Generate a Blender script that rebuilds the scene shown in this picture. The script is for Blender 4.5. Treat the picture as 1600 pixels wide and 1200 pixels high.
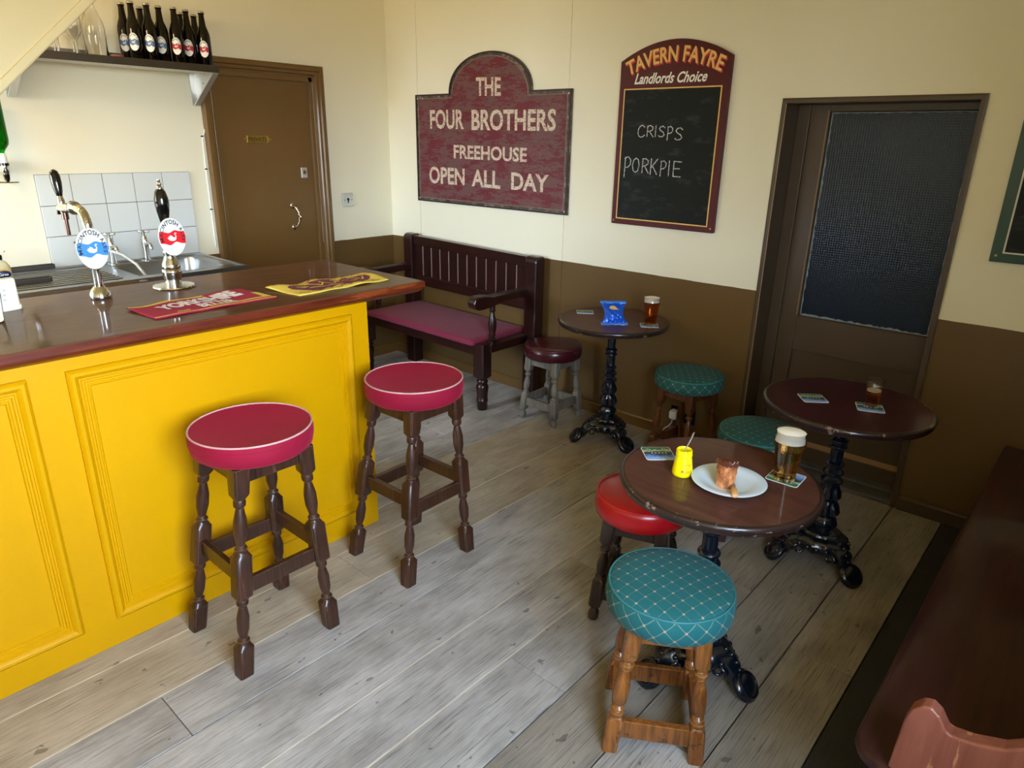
import bpy, math, random
from mathutils import Vector, Matrix

random.seed(7)
PI = math.pi
sc = bpy.context.scene
for o in list(bpy.data.objects):
    bpy.data.objects.remove(o, do_unlink=True)
COL = sc.collection

# ------------------------------------------------------------------ camera
cam_d = bpy.data.cameras.new('camera')
cam = bpy.data.objects.new('camera', cam_d)
COL.objects.link(cam)
sc.camera = cam
cam_d.sensor_fit = 'HORIZONTAL'
cam_d.sensor_width = 36.0
cam_d.lens = 36.0 * 1069.53 / 1600.0
cam_d.clip_start = 0.02
PITCH, ROLL, YAW = -0.3418, 0.0180, -0.7205
_fw = Vector((math.sin(YAW) * math.cos(PITCH), math.cos(YAW) * math.cos(PITCH), math.sin(PITCH)))
_r = _fw.cross(Vector((0, 0, 1))).normalized()
_u = _r.cross(_fw)
_R = _r * math.cos(ROLL) + _u * math.sin(ROLL)
_U = -_r * math.sin(ROLL) + _u * math.cos(ROLL)
_m = Matrix((_R, _U, -_fw)).transposed().to_4x4()
_m.translation = Vector((4.2318, -3.4021, 1.6248))
cam.matrix_world = _m

# ------------------------------------------------------------------ world, light, exposure
w = bpy.data.worlds.new('world')
sc.world = w
w.use_nodes = True
nt = w.node_tree
nt.nodes.clear()
wo = nt.nodes.new('ShaderNodeOutputWorld')
bg = nt.nodes.new('ShaderNodeBackground')
tc = nt.nodes.new('ShaderNodeTexCoord')
sep = nt.nodes.new('ShaderNodeSeparateXYZ')
ramp = nt.nodes.new('ShaderNodeValToRGB')
mp = nt.nodes.new('ShaderNodeMapRange')
mp.inputs['From Min'].default_value = -0.25
mp.inputs['From Max'].default_value = 0.6
nt.links.new(tc.outputs['Generated'], sep.inputs[0])
nt.links.new(sep.outputs['Z'], mp.inputs['Value'])
nt.links.new(mp.outputs[0], ramp.inputs['Fac'])
e = ramp.color_ramp.elements
e[0].position = 0.0; e[0].color = (0.26, 0.21, 0.14, 1)      # street below the horizon
e[1].position = 1.0; e[1].color = (0.66, 0.90, 1.25, 1)      # overcast sky
k_ = ramp.color_ramp.elements.new(0.25); k_.color = (0.40, 0.35, 0.27, 1)
k_ = ramp.color_ramp.elements.new(0.30); k_.color = (0.82, 1.0, 1.23, 1)
nt.links.new(ramp.outputs[0], bg.inputs['Color'])
bg.inputs['Strength'].default_value = 33.0
nt.links.new(bg.outputs[0], wo.inputs['Surface'])


def area(name, loc, direction, sx, sy, energy=0.0, color=(1, 1, 1), portal=False):
    d = bpy.data.lights.new(name, 'AREA')
    d.shape = 'RECTANGLE'
    d.size, d.size_y = sx, sy
    d.energy = energy
    d.color = color
    o = bpy.data.objects.new(name, d)
    COL.objects.link(o)
    o.location = loc
    o.rotation_euler = Vector(direction).to_track_quat('-Z', 'Y').to_euler()
    if portal:
        d.cycles.is_portal = True
    return o


# window openings: right wall beside the camera, front one added behind the camera as fill light
WR = dict(y0=-4.0, y1=-2.45, z0=0.92, z1=2.3, x=4.62, t=0.6)
WF_FILL = dict(x0=0.12, x1=1.15, z0=0.95, z1=2.4, y=-4.45, t=0.75)
area('daylight_right', (WR['x'] + WR['t'] - .03, (WR['y0'] + WR['y1']) / 2, (WR['z0'] + WR['z1']) / 2), (-1, 0, 0),
     WR['y1'] - WR['y0'], WR['z1'] - WR['z0'], portal=True)
area('fill_daylight_front', ((WF_FILL['x0'] + WF_FILL['x1']) / 2, WF_FILL['y'] - WF_FILL['t'] + .03, (WF_FILL['z0'] + WF_FILL['z1']) / 2), (0, 1, 0),
     WF_FILL['x1'] - WF_FILL['x0'], WF_FILL['z1'] - WF_FILL['z0'], portal=True)

area('bar_lamp', (0.75, -3.1, 2.3), (-0.55, 0.5, -0.7), 0.5, 0.25, 9.0, (1.0, 0.72, 0.42))

sc.view_settings.view_transform = 'Standard'
sc.view_settings.look = 'None'
sc.view_settings.gamma = 1.0
sc.view_settings.use_curve_mapping = False
sc.view_settings.exposure = 0.12
sc.cycles.max_bounces = 10
sc.cycles.diffuse_bounces = 6
sc.cycles.glossy_bounces = 5
sc.cycles.transmission_bounces = 10
sc.cycles.transparent_max_bounces = 10
sc.cycles.sample_clamp_indirect = 6.0
sc.cycles.caustics_reflective = False
sc.cycles.use_denoising = True


# ------------------------------------------------------------------ materials
def lin(c):
    def f(v):
        v /= 255.0
        return v / 12.92 if v <= 0.04045 else ((v + 0.055) / 1.055) ** 2.4
    return (f(c[0]), f(c[1]), f(c[2]), 1.0)


class N:
    """tiny helper round a material's node tree"""
    def __init__(s, name):
        s.m = bpy.data.materials.new(name)
        s.m.use_nodes = True
        s.t = s.m.node_tree
        s.b = s.t.nodes['Principled BSDF']

    def new(s, typ, **kw):
        n = s.t.nodes.new(typ)
        for k, v in kw.items():
            setattr(n, k, v)
        return n

    def put(s, sock, v):
        if v is None:
            return
        if isinstance(v, bpy.types.NodeSocket):
            s.t.links.new(v, sock)
        else:
            sock.default_value = v

    def math(s, op, a, b=None, c=None):
        n = s.new('ShaderNodeMath', operation=op)
        for i, v in enumerate((a, b, c)):
            s.put(n.inputs[i], v)
        return n.outputs[0]

    def mix(s, f, a, b, mode='MIX'):
        n = s.new('ShaderNodeMix', data_type='RGBA', blend_type=mode)
        s.put(n.inputs[0], f)
        s.put(n.inputs[6], a)
        s.put(n.inputs[7], b)
        return n.outputs[2]

    def coord(s, scale=(1, 1, 1), kind='Object', rand=False, rot=(0, 0, 0)):
        t_ = s.new('ShaderNodeTexCoord')
        v = t_.outputs[kind]
        if rand:
            oi = s.new('ShaderNodeObjectInfo')
            mm = s.math('MULTIPLY', oi.outputs['Random'], 37.0)
            cx = s.new('ShaderNodeCombineXYZ')
            for i in range(3):
                s.put(cx.inputs[i], mm)
            ad = s.new('ShaderNodeVectorMath', operation='ADD')
            s.put(ad.inputs[0], v)
            s.put(ad.inputs[1], cx.outputs[0])
            v = ad.outputs[0]
        mp_ = s.new('ShaderNodeMapping')
        mp_.inputs['Scale'].default_value = scale
        mp_.inputs['Rotation'].default_value = rot
        s.put(mp_.inputs['Vector'], v)
        return mp_.outputs[0]

    def noise(s, vec, scale, detail=4.0, rough=0.55, dist=0.0):
        n = s.new('ShaderNodeTexNoise')
        s.put(n.inputs['Vector'], vec)
        n.inputs['Scale'].default_value = scale
        n.inputs['Detail'].default_value = detail
        n.inputs['Roughness'].default_value = rough
        n.inputs['Distortion'].default_value = dist
        return n.outputs['Fac']

    def ramp(s, f, stops):
        n = s.new('ShaderNodeValToRGB')
        el = n.color_ramp.elements
        el[0].position, el[0].color = stops[0]
        el[1].position, el[1].color = stops[-1]
        for p, c in stops[1:-1]:
            q = el.new(p)
            q.color = c
        s.put(n.inputs['Fac'], f)
        return n.outputs['Color']

    def bump(s, h, strength=0.3, dist=0.002):
        n = s.new('ShaderNodeBump')
        n.inputs['Strength'].default_value = strength
        n.inputs['Distance'].default_value = dist
        s.put(n.inputs['Height'], h)
        s.put(s.b.inputs['Normal'], n.outputs[0])

    def set(s, color=None, rough=None, metal=None, coat=None, coat_rough=None, spec=None, trans=None, ior=None, sheen=None):
        for nme, v in (('Base Color', color), ('Roughness', rough), ('Metallic', metal), ('Coat Weight', coat),
                       ('Coat Roughness', coat_rough), ('Specular IOR Level', spec), ('Transmission Weight', trans),
                       ('IOR', ior), ('Sheen Weight', sheen)):
            s.put(s.b.inputs[nme], v)
        return s


def g(v):
    return (v, v, v, 1)


def plain(name, c, rough=0.5, metal=0.0, coat=None, spec=None, vary=0.0, nscale=20, bump=0.0, bscale=200, trans=None, ior=None, sheen=None):
    n = N(name)
    col = lin(c)
    if vary:
        d = [max(0, x * (1 - vary)) for x in col[:3]] + [1]
        f = n.noise(n.coord(rand=True), nscale, 5)
        col = n.mix(n.math('MULTIPLY_ADD', f, 2.2, -0.6), d, col)
        n.t.nodes[-1].label = ''
    n.set(col, rough, metal, coat, 0.1 if coat else None, spec, trans, ior, sheen)
    if bump:
        n.bump(n.noise(n.coord(), bscale, 3), bump, 0.001)
    return n.m


def wood(name, c1, c2, axis='Z', rough=0.4, coat=0.3, fine=90, wear=None, wear_amt=0.0, coat_rough=0.15, bump=0.15, spec=0.3, edge=None):
    n = N(name)
    s_ = {'X': (0.07, 1, 1), 'Y': (1, 0.07, 1), 'Z': (1, 1, 0.07)}[axis]
    v = n.coord(s_, rand=True)
    f1 = n.noise(v, fine, 5, 0.6, 0.4)
    f2 = n.noise(n.coord(rand=True), 5, 3)
    f = n.math('ADD', n.math('MULTIPLY', f1, 0.7), n.math('MULTIPLY', f2, 0.45))
    c = n.ramp(f, [(0.36, lin(c1)), (0.75, lin(c2))])
    if wear:
        k = n.noise(n.coord((1, 1, 1) if wear_amt > .5 else s_, rand=True), 30, 6, 0.7)
        k = n.math('MULTIPLY', n.math('GREATER_THAN', k, 0.62), wear_amt)
        c = n.mix(k, c, lin(wear))
    if edge:
        ge = n.new('ShaderNodeNewGeometry')
        bv = n.new('ShaderNodeBevel', samples=6)
        bv.inputs['Radius'].default_value = 0.0028
        dt = n.new('ShaderNodeVectorMath', operation='DOT_PRODUCT')
        n.put(dt.inputs[0], ge.outputs['Normal'])
        n.put(dt.inputs[1], bv.outputs[0])
        dn = n.math('ADD', dt.outputs['Value'], n.math('MULTIPLY_ADD', n.noise(n.coord(rand=True), 60, 3), .10, -.05))
        pk_ = n.math('MULTIPLY', n.math('LESS_THAN', dn, 0.955), 0.6)
        c = n.mix(pk_, c, lin(edge))
    n.set(c, rough, 0, coat, coat_rough, spec)
    if bump:
        n.bump(f1, bump, 0.001)
    return n.m


M = {}
# walls: cream over a brown dado, split at the painted line
def wall_mat(name, h):
    n = N(name)
    geo = n.new('ShaderNodeNewGeometry')
    sp = n.new('ShaderNodeSeparateXYZ')
    n.put(sp.inputs[0], geo.outputs['Position'])
    wob = n.math('MULTIPLY_ADD', n.noise(n.coord(), 9, 2), 0.006, -0.003)
    top = n.math('GREATER_THAN', n.math('ADD', sp.outputs['Z'], wob), h)
    f = n.noise(n.coord(), 1.6, 5)
    cream = n.mix(f, lin((238, 232, 207)), lin((231, 225, 200)))
    brown = n.mix(n.noise(n.coord(), 3, 5), lin((104, 78, 40)), lin((93, 70, 36)))
    n.set(n.mix(top, brown, cream), n.math('MULTIPLY_ADD', top, 0.12, 0.38), spec=0.45)
    n.bump(n.noise(n.coord(), 130, 3), 0.12, 0.001)
    return n.m

M['wall'] = wall_mat('wall_paint', 0.926)
M['cream'] = plain('cream_paint', (233, 218, 168), 0.5, vary=.05, nscale=3)
M['brown'] = plain('brown_gloss_paint', (110, 80, 38), 0.32, vary=.12, nscale=4, bump=.05)
M['brown2'] = plain('dark_brown_paint', (76, 60, 42), 0.4, vary=.12, nscale=4, bump=.05)
M['edge_brown'] = plain('worn_brown_edge', (150, 118, 80), 0.4)
M['ceiling'] = plain('ceiling_paint', (238, 224, 172), 0.8)
M['gap'] = plain('dark_gap', (22, 20, 18), 0.9)
M['filler'] = plain('pale_joint_filler', (205, 190, 160), 0.8)


def plank_mat(name, light, mid, dark, rough=0.55):
    n = N(name)
    v = n.coord((1, 0.035, 1), rand=True)
    d = n.noise(n.coord((1, 0.22, 1), rand=True), 6.0, 2, 0.5)
    # growth rings: a sine across the board bent by slow noise
    t_ = n.new('ShaderNodeSeparateXYZ')
    n.put(t_.inputs[0], n.coord((1, 1, 1), rand=True))
    cb = n.new('ShaderNodeCombineXYZ')
    n.put(cb.inputs[0], n.math('ADD', n.math('MULTIPLY', t_.outputs['X'], 1.0), n.math('MULTIPLY', d, 0.045)))
    n.put(cb.inputs[1], n.math('MULTIPLY', t_.outputs['Y'], 0.012))
    ring = n.noise(cb.outputs[0], 400, 3, 0.6)
    mr = n.new('ShaderNodeMapRange')
    n.put(mr.inputs['Value'], ring)
    mr.inputs['From Min'].default_value = 0.50
    mr.inputs['From Max'].default_value = 0.62
    ring = mr.outputs[0]
    fib = n.noise(v, 210, 4, 0.65)
    blot = n.noise(n.coord((1, 0.45, 1), rand=True), 7, 5, 0.6)
    base = n.ramp(blot, [(0.30, lin(mid)), (0.62, lin(light))])
    amp = n.math('MULTIPLY_ADD', n.noise(n.coord((1, .25, 1), rand=True), 9, 3), 1.8, -0.3)
    k = n.math('MULTIPLY', ring, n.math('MULTIPLY_ADD', fib, 1.5, -0.15))
    k = n.math('ADD', n.math('MULTIPLY', k, amp), n.math('MULTIPLY', n.math('MAXIMUM', n.math('SUBTRACT', fib, 0.52), 0.0), 2.6))
    c = n.mix(n.math('MULTIPLY', k, 0.82), base, lin(dark))
    spots = n.noise(n.coord((1, 0.6, 1), rand=True), 26, 2, 0.5)
    c = n.mix(n.math('MULTIPLY', n.math('SMOOTHSTEP', spots, 0.69, 0.76) if False else n.math('GREATER_THAN', spots, 0.715), 0.5), c, lin([x * .55 for x in dark]))
    oi = n.new('ShaderNodeObjectInfo')
    hs = n.new('ShaderNodeHueSaturation')
    n.put(hs.inputs['Value'], n.math('MULTIPLY_ADD', oi.outputs['Random'], 0.16, 0.91))
    n.put(hs.inputs['Color'], c)
    n.set(hs.outputs[0], rough, spec=0.35)
    n.bump(n.math('SUBTRACT', fib, n.math('MULTIPLY', ring, 0.5)), 0.35, 0.0015)
    return n.m

M['plank_grey'] = plank_mat('weathered_grey_board', (184, 179, 173), (142, 137, 131), (50, 45, 42))
M['plank_tan'] = plank_mat('weathered_tan_board', (186, 173, 152), (156, 142, 121), (88, 75, 60))
M['plank_brown'] = plank_mat('worn_brown_board', (164, 155, 142), (132, 124, 112), (62, 56, 50))
M['plank_dark'] = plank_mat('dark_board', (62, 62, 62), (50, 50, 50), (34, 34, 34))  # darker board colour for the rightmost strips

M['yellow'] = plain('yellow_gloss_paint', (206, 149, 0), 0.34, vary=.08, nscale=2.2, bump=.06, bscale=60, spec=.25)
M['counter'] = wood('counter_mahogany', (70, 42, 24), (104, 68, 42), 'Y', 0.5, 0.3, 60, coat_rough=.06, bump=.04, spec=.15)
M['counter_edge'] = wood('counter_edge_mahogany', (66, 20, 7), (112, 44, 18), 'Y', 0.4, 0.25, 70, wear=(168, 84, 36), wear_amt=.45)
M['stool_dark'] = wood('dark_oak_stool', (32, 18, 11), (72, 42, 27), 'Z', 0.38, 0.35, 120, wear=(122, 90, 68), wear_amt=.22, edge=(150, 112, 86))
M['stool_orange'] = wood('honey_oak_stool', (64, 30, 12), (156, 96, 42), 'Z', 0.33, 0.5, 90, wear=(48, 26, 16), wear_amt=.6, edge=(206, 160, 104))
M['stool_brown'] = wood('brown_oak_stool', (40, 18, 9), (104, 56, 24), 'Z', 0.3, 0.5, 90, wear=(34, 18, 12), wear_amt=.6, edge=(150, 100, 58))
M['stool_grey'] = wood('bare_grey_oak', (74, 67, 57), (128, 120, 106), 'Z', 0.6, 0.0, 110, wear=(70, 62, 52), wear_amt=.4)
M['stool_black'] = wood('blackened_oak', (24, 17, 13), (62, 44, 34), 'Z', 0.38, 0.3, 120, wear=(112, 88, 66), wear_amt=.25, edge=(150, 124, 98))
M['settle'] = wood('settle_dark_oak', (22, 8, 6), (50, 20, 15), 'Z', 0.32, 0.3, 70)
M['settle_x'] = wood('settle_dark_oak_rail', (22, 8, 6), (50, 20, 15), 'X', 0.32, 0.3, 70)
M['bead'] = plain('bead_highlight', (128, 104, 94), 0.35)  # pale tone paints the highlights along the settle's slat edges
M['table'] = wood('table_top_mahogany', (62, 34, 26), (92, 56, 44), 'X', 0.5, 0.32, 50, coat_rough=.05, bump=.03, spec=.15)
M['table_red'] = wood('table_top_dark_red', (46, 16, 18), (64, 26, 27), 'X', 0.5, 0.28, 50, coat_rough=.05, bump=.03, spec=.12)
M['table_edge'] = wood('table_edge', (26, 17, 14), (48, 31, 26), 'X', 0.35, 0.4, 40, wear=(160, 136, 116), wear_amt=.55)
M['iron'] = plain('black_cast_iron', (13, 20, 31), 0.26, vary=.4, nscale=60, bump=.3, bscale=70, coat=.5)
M['pew'] = wood('pew_mahogany', (38, 17, 17), (62, 32, 30), 'Y', 0.34, 0.3, 50, wear=(70, 38, 30), wear_amt=.2, coat_rough=.1, bump=.04, spec=.15)
M['pew_end'] = wood('pew_end_mahogany', (112, 60, 46), (146, 88, 70), 'Z', 0.4, 0.2, 40, wear=(206, 146, 100), wear_amt=.45)
M['red_vinyl'] = plain('red_vinyl', (172, 18, 24), 0.26, vary=.2, nscale=6, bump=.06, bscale=240)
M['maroon_vinyl'] = plain('maroon_vinyl', (66, 16, 24), 0.25, vary=.3, nscale=8, bump=.08, bscale=240)
M['pink_velvet'] = plain('dusty_pink_velvet', (124, 40, 62), 0.85, vary=.14, nscale=4, spec=.15, sheen=.08)


def velvet(name, c1, c2):
    n = N(name)
    f = n.noise(n.coord(rand=True), 5, 5)
    n.set(n.mix(f, lin(c1), lin(c2)), 0.75, sheen=0.25, spec=0.2)
    n.put(n.b.inputs['Sheen Tint'], lin((230, 90, 110)))
    n.bump(n.noise(n.coord(), 400, 2), 0.15, 0.001)
    return n.m

M['velvet'] = velvet('crimson_velvet', (120, 8, 34), (148, 16, 48))
M['piping_pink'] = plain('worn_pink_piping', (206, 160, 156), 0.7, vary=.2, nscale=30)


def brocade(name, base, thread, dot):
    n = N(name)
    t_ = n.new('ShaderNodeTexCoord')
    sp = n.new('ShaderNodeSeparateXYZ')
    n.put(sp.inputs[0], t_.outputs['Object'])
    x, y, z = sp.outputs
    nm = n.new('ShaderNodeSeparateXYZ')
    n.put(nm.inputs[0], t_.outputs['Normal'])
    top = n.math('GREATER_THAN', nm.outputs['Z'], 0.55)
    th = n.math('ARCTAN2', y, x)

    def grid(u, v, s):
        a = n.math('MULTIPLY', n.math('ADD', u, v), s)
        b = n.math('MULTIPLY', n.math('SUBTRACT', u, v), s)
        fa = n.math('ABSOLUTE', n.math('SUBTRACT', n.math('FRACT', a), 0.5))
        fb = n.math('ABSOLUTE', n.math('SUBTRACT', n.math('FRACT', b), 0.5))
        line = n.math('LESS_THAN', n.math('MINIMUM', fa, fb), 0.035)
        # dashed thread
        dash = n.math('GREATER_THAN', n.math('FRACT', n.math('MULTIPLY', n.math('ADD', a, n.math('MULTIPLY', b, 1.0)), 7.0)), 0.35)
        line = n.math('MULTIPLY', line, dash)
        kn = n.math('LESS_THAN', n.math('ADD', fa, fb), 0.13)
        return line, kn
    lt, kt = grid(x, y, 21.0)
    ls, ks = grid(n.math('MULTIPLY', th, 0.171), n.math('MULTIPLY', z, 1.0), 19.0)
    line = n.math('ADD', n.math('MULTIPLY', lt, n.math('MULTIPLY', top, 0.4)), n.math('MULTIPLY', ls, n.math('SUBTRACT', 1.0, top)))
    kn = n.math('ADD', n.math('MULTIPLY', kt, top), n.math('MULTIPLY', ks, n.math('SUBTRACT', 1.0, top)))
    f = n.noise(n.coord(rand=True), 7, 5)
    c = n.mix(f, lin(base), lin([v * .84 for v in base]))
    c = n.mix(n.math('MULTIPLY', line, 0.55), c, lin(thread))
    c = n.mix(n.math('MULTIPLY', kn, 0.75), c, lin(dot))
    n.set(c, 0.78, spec=0.15, sheen=0.05)
    n.bump(n.noise(n.coord(), 500, 2), 0.2, 0.001)
    return n.m

M['brocade'] = brocade('teal_brocade', (32, 98, 100), (150, 158, 124), (176, 140, 120))
M['brocade_dark'] = brocade('dark_teal_brocade', (38, 92, 88), (140, 144, 110), (156, 140, 110))
M['piping_teal'] = plain('teal_piping', (44, 110, 112), 0.6)
M['piping_red'] = plain('red_piping', (190, 26, 30), 0.3)
M['piping_maroon'] = plain('maroon_piping', (84, 26, 34), 0.3)

M['chrome'] = plain('chrome', (214, 216, 218), 0.1, 1.0)
M['steel'] = plain('brushed_steel', (172, 172, 170), 0.3, 1.0, vary=.12, nscale=14)
M['steel_dark'] = plain('dark_steel', (104, 96, 88), 0.36, 1.0, vary=.1, nscale=14)
M['alu'] = plain('mill_aluminium', (214, 216, 214), 0.35, 0.8)
M['brass'] = plain('aged_brass', (186, 156, 84), 0.28, 1.0, vary=.2, nscale=30)
M['copper'] = plain('dull_spout_metal', (128, 104, 100), 0.22, 1.0)
M['bronze'] = plain('silvered_bronze', (196, 176, 150), 0.25, 1.0)
M['black_plastic'] = plain('black_gloss_plastic', (10, 10, 11), 0.12, coat=.4)
M['white_plastic'] = plain('white_plastic', (232, 230, 222), 0.35)
M['cream_plastic'] = plain('cream_plastic', (240, 236, 214), 0.4)
M['tile'] = plain('white_glazed_tile', (216, 220, 216), 0.12, vary=.03, nscale=3)
M['grout'] = plain('grey_grout', (104, 104, 98), 0.8)
M['sign_red'] = None
M['white_paint'] = plain('white_letter_paint', (240, 238, 230), 0.5)
M['gold_paint'] = plain('gold_letter_paint', (232, 186, 104), 0.5)
M['scarlet_paint'] = plain('scarlet_letter_shadow', (190, 44, 36), 0.5)
M['maroon_board'] = plain('maroon_board_paint', (80, 12, 22), 0.4, vary=.15, nscale=6, spec=.25)
M['green_board'] = plain('dark_green_board_paint', (22, 62, 44), 0.35, vary=.1, nscale=6)
M['pale_line'] = plain('pale_line_paint', (214, 214, 204), 0.5)


def slate_mat():
    n = N('chalkboard_slate')
    f = n.noise(n.coord((1, 1, 1)), 4, 5)
    sm = n.noise(n.coord((1, 1, 2.5)), 9, 6, 0.6)
    c = n.mix(f, lin((13, 18, 19)), lin((19, 25, 26)))
    c = n.mix(n.math('MULTIPLY', n.math('MAXIMUM', n.math('SUBTRACT', sm, 0.55), 0.0), 0.55), c, lin((150, 156, 156)))
    n.set(c, 0.6, spec=0.25)
    return n.m

M['slate'] = slate_mat()


def chalk_mat():
    n = N('white_chalk')
    f = n.noise(n.coord(), 260, 3)
    n.set(n.mix(n.math('GREATER_THAN', f, 0.47), lin((96, 102, 102)), lin((222, 226, 222))), 0.9, spec=0.1)
    return n.m

M['chalk'] = chalk_mat()


def sign_mats():
    n = N('old_sign_red_paint')
    v = n.coord((1, 1, 3.0))
    a = n.noise(v, 5, 7, 0.7)
    b = n.noise(n.coord((1, 1, 5.0)), 26, 6, 0.75)
    c = n.mix(n.noise(n.coord(), 4, 4), lin((88, 26, 36)), lin((112, 34, 46)))
    k = n.math('MULTIPLY', n.math('GREATER_THAN', n.math('ADD', n.math('MULTIPLY', a, .6), n.math('MULTIPLY', b, .5)), 0.545), 0.62)
    c = n.mix(k, c, lin((104, 84, 78)))
    k2 = n.math('MULTIPLY', n.math('GREATER_THAN', n.noise(n.coord((1, 1, 2.0)), 12, 7, 0.75), 0.68), 0.8)
    c = n.mix(k2, c, lin((58, 30, 30)))
    n.set(c, 0.5, spec=0.35)
    n.bump(b, 0.2, 0.001)
    M['sign_red'] = n.m
    n = N('old_sign_letter_paint')
    b = n.noise(n.coord((1, 1, 2.0)), 60, 6, 0.75)
    n.set(n.mix(n.math('GREATER_THAN', b, 0.56), lin((206, 188, 166)), lin((132, 78, 72))), 0.6)
    M['sign_letter'] = n.m
    n = N('ghost_letter_paint')
    b = n.noise(n.coord((1, 1, 2.0)), 60, 6, 0.75)
    n.set(n.mix(n.math('GREATER_THAN', b, 0.56), lin((108, 36, 44)), lin((150, 110, 100))), 0.6)
    M['sign_ghost'] = n.m
    n = N('sign_border_paint')
    b = n.noise(n.coord(), 22, 7, 0.75)
    n.set(n.ramp(b, [(0.38, lin((40, 28, 24))), (0.56, lin((88, 74, 62))), (0.72, lin((168, 158, 146)))]), 0.5)
    M['sign_border'] = n.m

sign_mats()


def glass(name, c=(255, 255, 255), rough=0.0, ior=1.48):
    n = N(name)
    n.set(lin(c), rough, trans=1.0, ior=ior)
    return n.m

M['glass'] = glass('clear_glass')
M['beer'] = glass('amber_beer', (248, 192, 90), 0.02, 1.34)
M['beer_dark'] = glass('dark_amber_beer', (214, 112, 34), 0.02, 1.34)
M['foam'] = plain('beer_foam', (250, 246, 232), 0.75, bump=.1, bscale=300)
M['foam_grey'] = plain('flat_beer_foam', (206, 198, 172), 0.75)
M['green_glass'] = glass('green_liqueur', (20, 190, 40), 0.02, 1.36)
M['bottle'] = plain('dark_brown_bottle_glass', (11, 5, 3), 0.05, spec=.4)
M['foil'] = plain('silver_crown_cap', (196, 190, 178), 0.3, 0.9)
M['label_white'] = plain('white_label_paper', (236, 236, 230), 0.5)
M['label_blue'] = plain('slate_blue_label', (84, 112, 160), 0.5)
M['label_red'] = plain('red_label', (186, 30, 50), 0.5)
M['badge_blue'] = plain('bright_blue_badge', (58, 140, 226), 0.35)
M['badge_red'] = plain('bright_red_badge', (226, 20, 32), 0.35)
M['ink'] = plain('black_ink', (24, 22, 24), 0.5)
M['faint_ink'] = plain('faint_grey_ink', (196, 194, 190), 0.5)
M['towel_red'] = plain('maroon_terry', (170, 26, 62), 0.95, vary=.12, nscale=60, bump=.4, bscale=500)
M['towel_yellow'] = plain('yellow_terry', (232, 204, 84), 0.95, vary=.1, nscale=60, bump=.4, bscale=500)
M['towel_plum'] = plain('plum_terry', (118, 46, 66), 0.95, vary=.1, nscale=60, bump=.4, bscale=500)
M['towel_white'] = plain('white_terry', (236, 228, 232), 0.95, bump=.4, bscale=500)
M['packet'] = plain('blue_foil_packet', (22, 92, 214), 0.26, 0.25, vary=.15, nscale=14)
M['packet_seal'] = plain('pale_blue_packet_seal', (76, 136, 226), 0.28, 0.2)
M['crisp_print'] = plain('golden_crisp_print', (222, 186, 120), 0.4)
M['mustard'] = plain('mustard_yellow', (246, 226, 8), 0.25, coat=.3)
M['mustard_in'] = plain('mustard_paste', (196, 168, 12), 0.5)
M['mustard_print'] = plain('ochre_print', (176, 104, 12), 0.5)
M['china'] = plain('white_china', (208, 224, 234), 0.12, coat=.4)
M['pale_wood'] = plain('pale_knife_handle', (214, 166, 108), 0.45, vary=.12, nscale=30)


def crust_mat():
    n = N('baked_pie_crust')
    f = n.noise(n.coord((1, 1, .5)), 90, 7, 0.7)
    gg = n.noise(n.coord(), 22, 4)
    c = n.ramp(n.math('ADD', n.math('MULTIPLY', f, .6), n.math('MULTIPLY', gg, .4)),
               [(0.36, lin((92, 44, 22))), (0.5, lin((170, 100, 52))), (0.64, lin((222, 166, 108)))])
    n.set(c, 0.5)
    n.bump(f, 0.7, 0.004)
    return n.m

M['crust'] = crust_mat()
M['crust_dark'] = plain('dark_baked_rim', (96, 48, 28), 0.3, vary=.4, nscale=60, bump=.5, bscale=80)
M['pie_meat'] = plain('pork_filling', (190, 132, 116), 0.6, vary=.25, nscale=60)


def pane_mat():
    n = N('reeded_dark_glass')
    t_ = n.new('ShaderNodeSeparateXYZ')
    n.put(t_.inputs[0], n.coord())
    a = n.math('SINE', n.math('MULTIPLY', t_.outputs['X'], 560.0))
    b = n.math('SINE', n.math('MULTIPLY', t_.outputs['Z'], 560.0))
    h = n.math('MULTIPLY_ADD', n.math('MULTIPLY', a, 1.0), 0.5, n.math('MULTIPLY', b, 0.25))
    n.set(lin((20, 42, 64)), 0.25, trans=0.5, ior=1.45, spec=0.3)
    n.bump(h, 0.28, 0.002)
    return n.m

M['pane'] = pane_mat()
M['putty'] = plain('pale_flaking_putty', (134, 150, 160), 0.7, vary=.5, nscale=90)
M['passage'] = plain('dark_passage_wall', (70, 78, 88), 0.8)
M['stone'] = plain('worn_grey_threshold', (96, 94, 90), 0.6, vary=.45, nscale=18, bump=.3, bscale=60)


def coaster_mat():
    n = N('printed_coaster')
    t_ = n.new('ShaderNodeSeparateXYZ')
    n.put(t_.inputs[0], n.coord())
    f = n.noise(n.coord(), 42, 4)
    d = n.math('ADD', n.math('MULTIPLY', t_.outputs['Y'], 10.0), n.math('MULTIPLY_ADD', f, 0.5, 0.25))
    c = n.ramp(d, [(0.16, lin((150, 184, 224))), (0.34, lin((70, 116, 196))), (0.46, lin((26, 62, 60))), (0.60, lin((20, 54, 44))),
                   (0.68, lin((206, 206, 176))), (0.78, lin((44, 110, 70))), (0.98, lin((40, 120, 66)))])
    n.set(c, 0.5)
    return n.m

M['coaster'] = coaster_mat()
M['board_edge'] = plain('pulp_board_edge', (222, 222, 220), 0.8)


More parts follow.
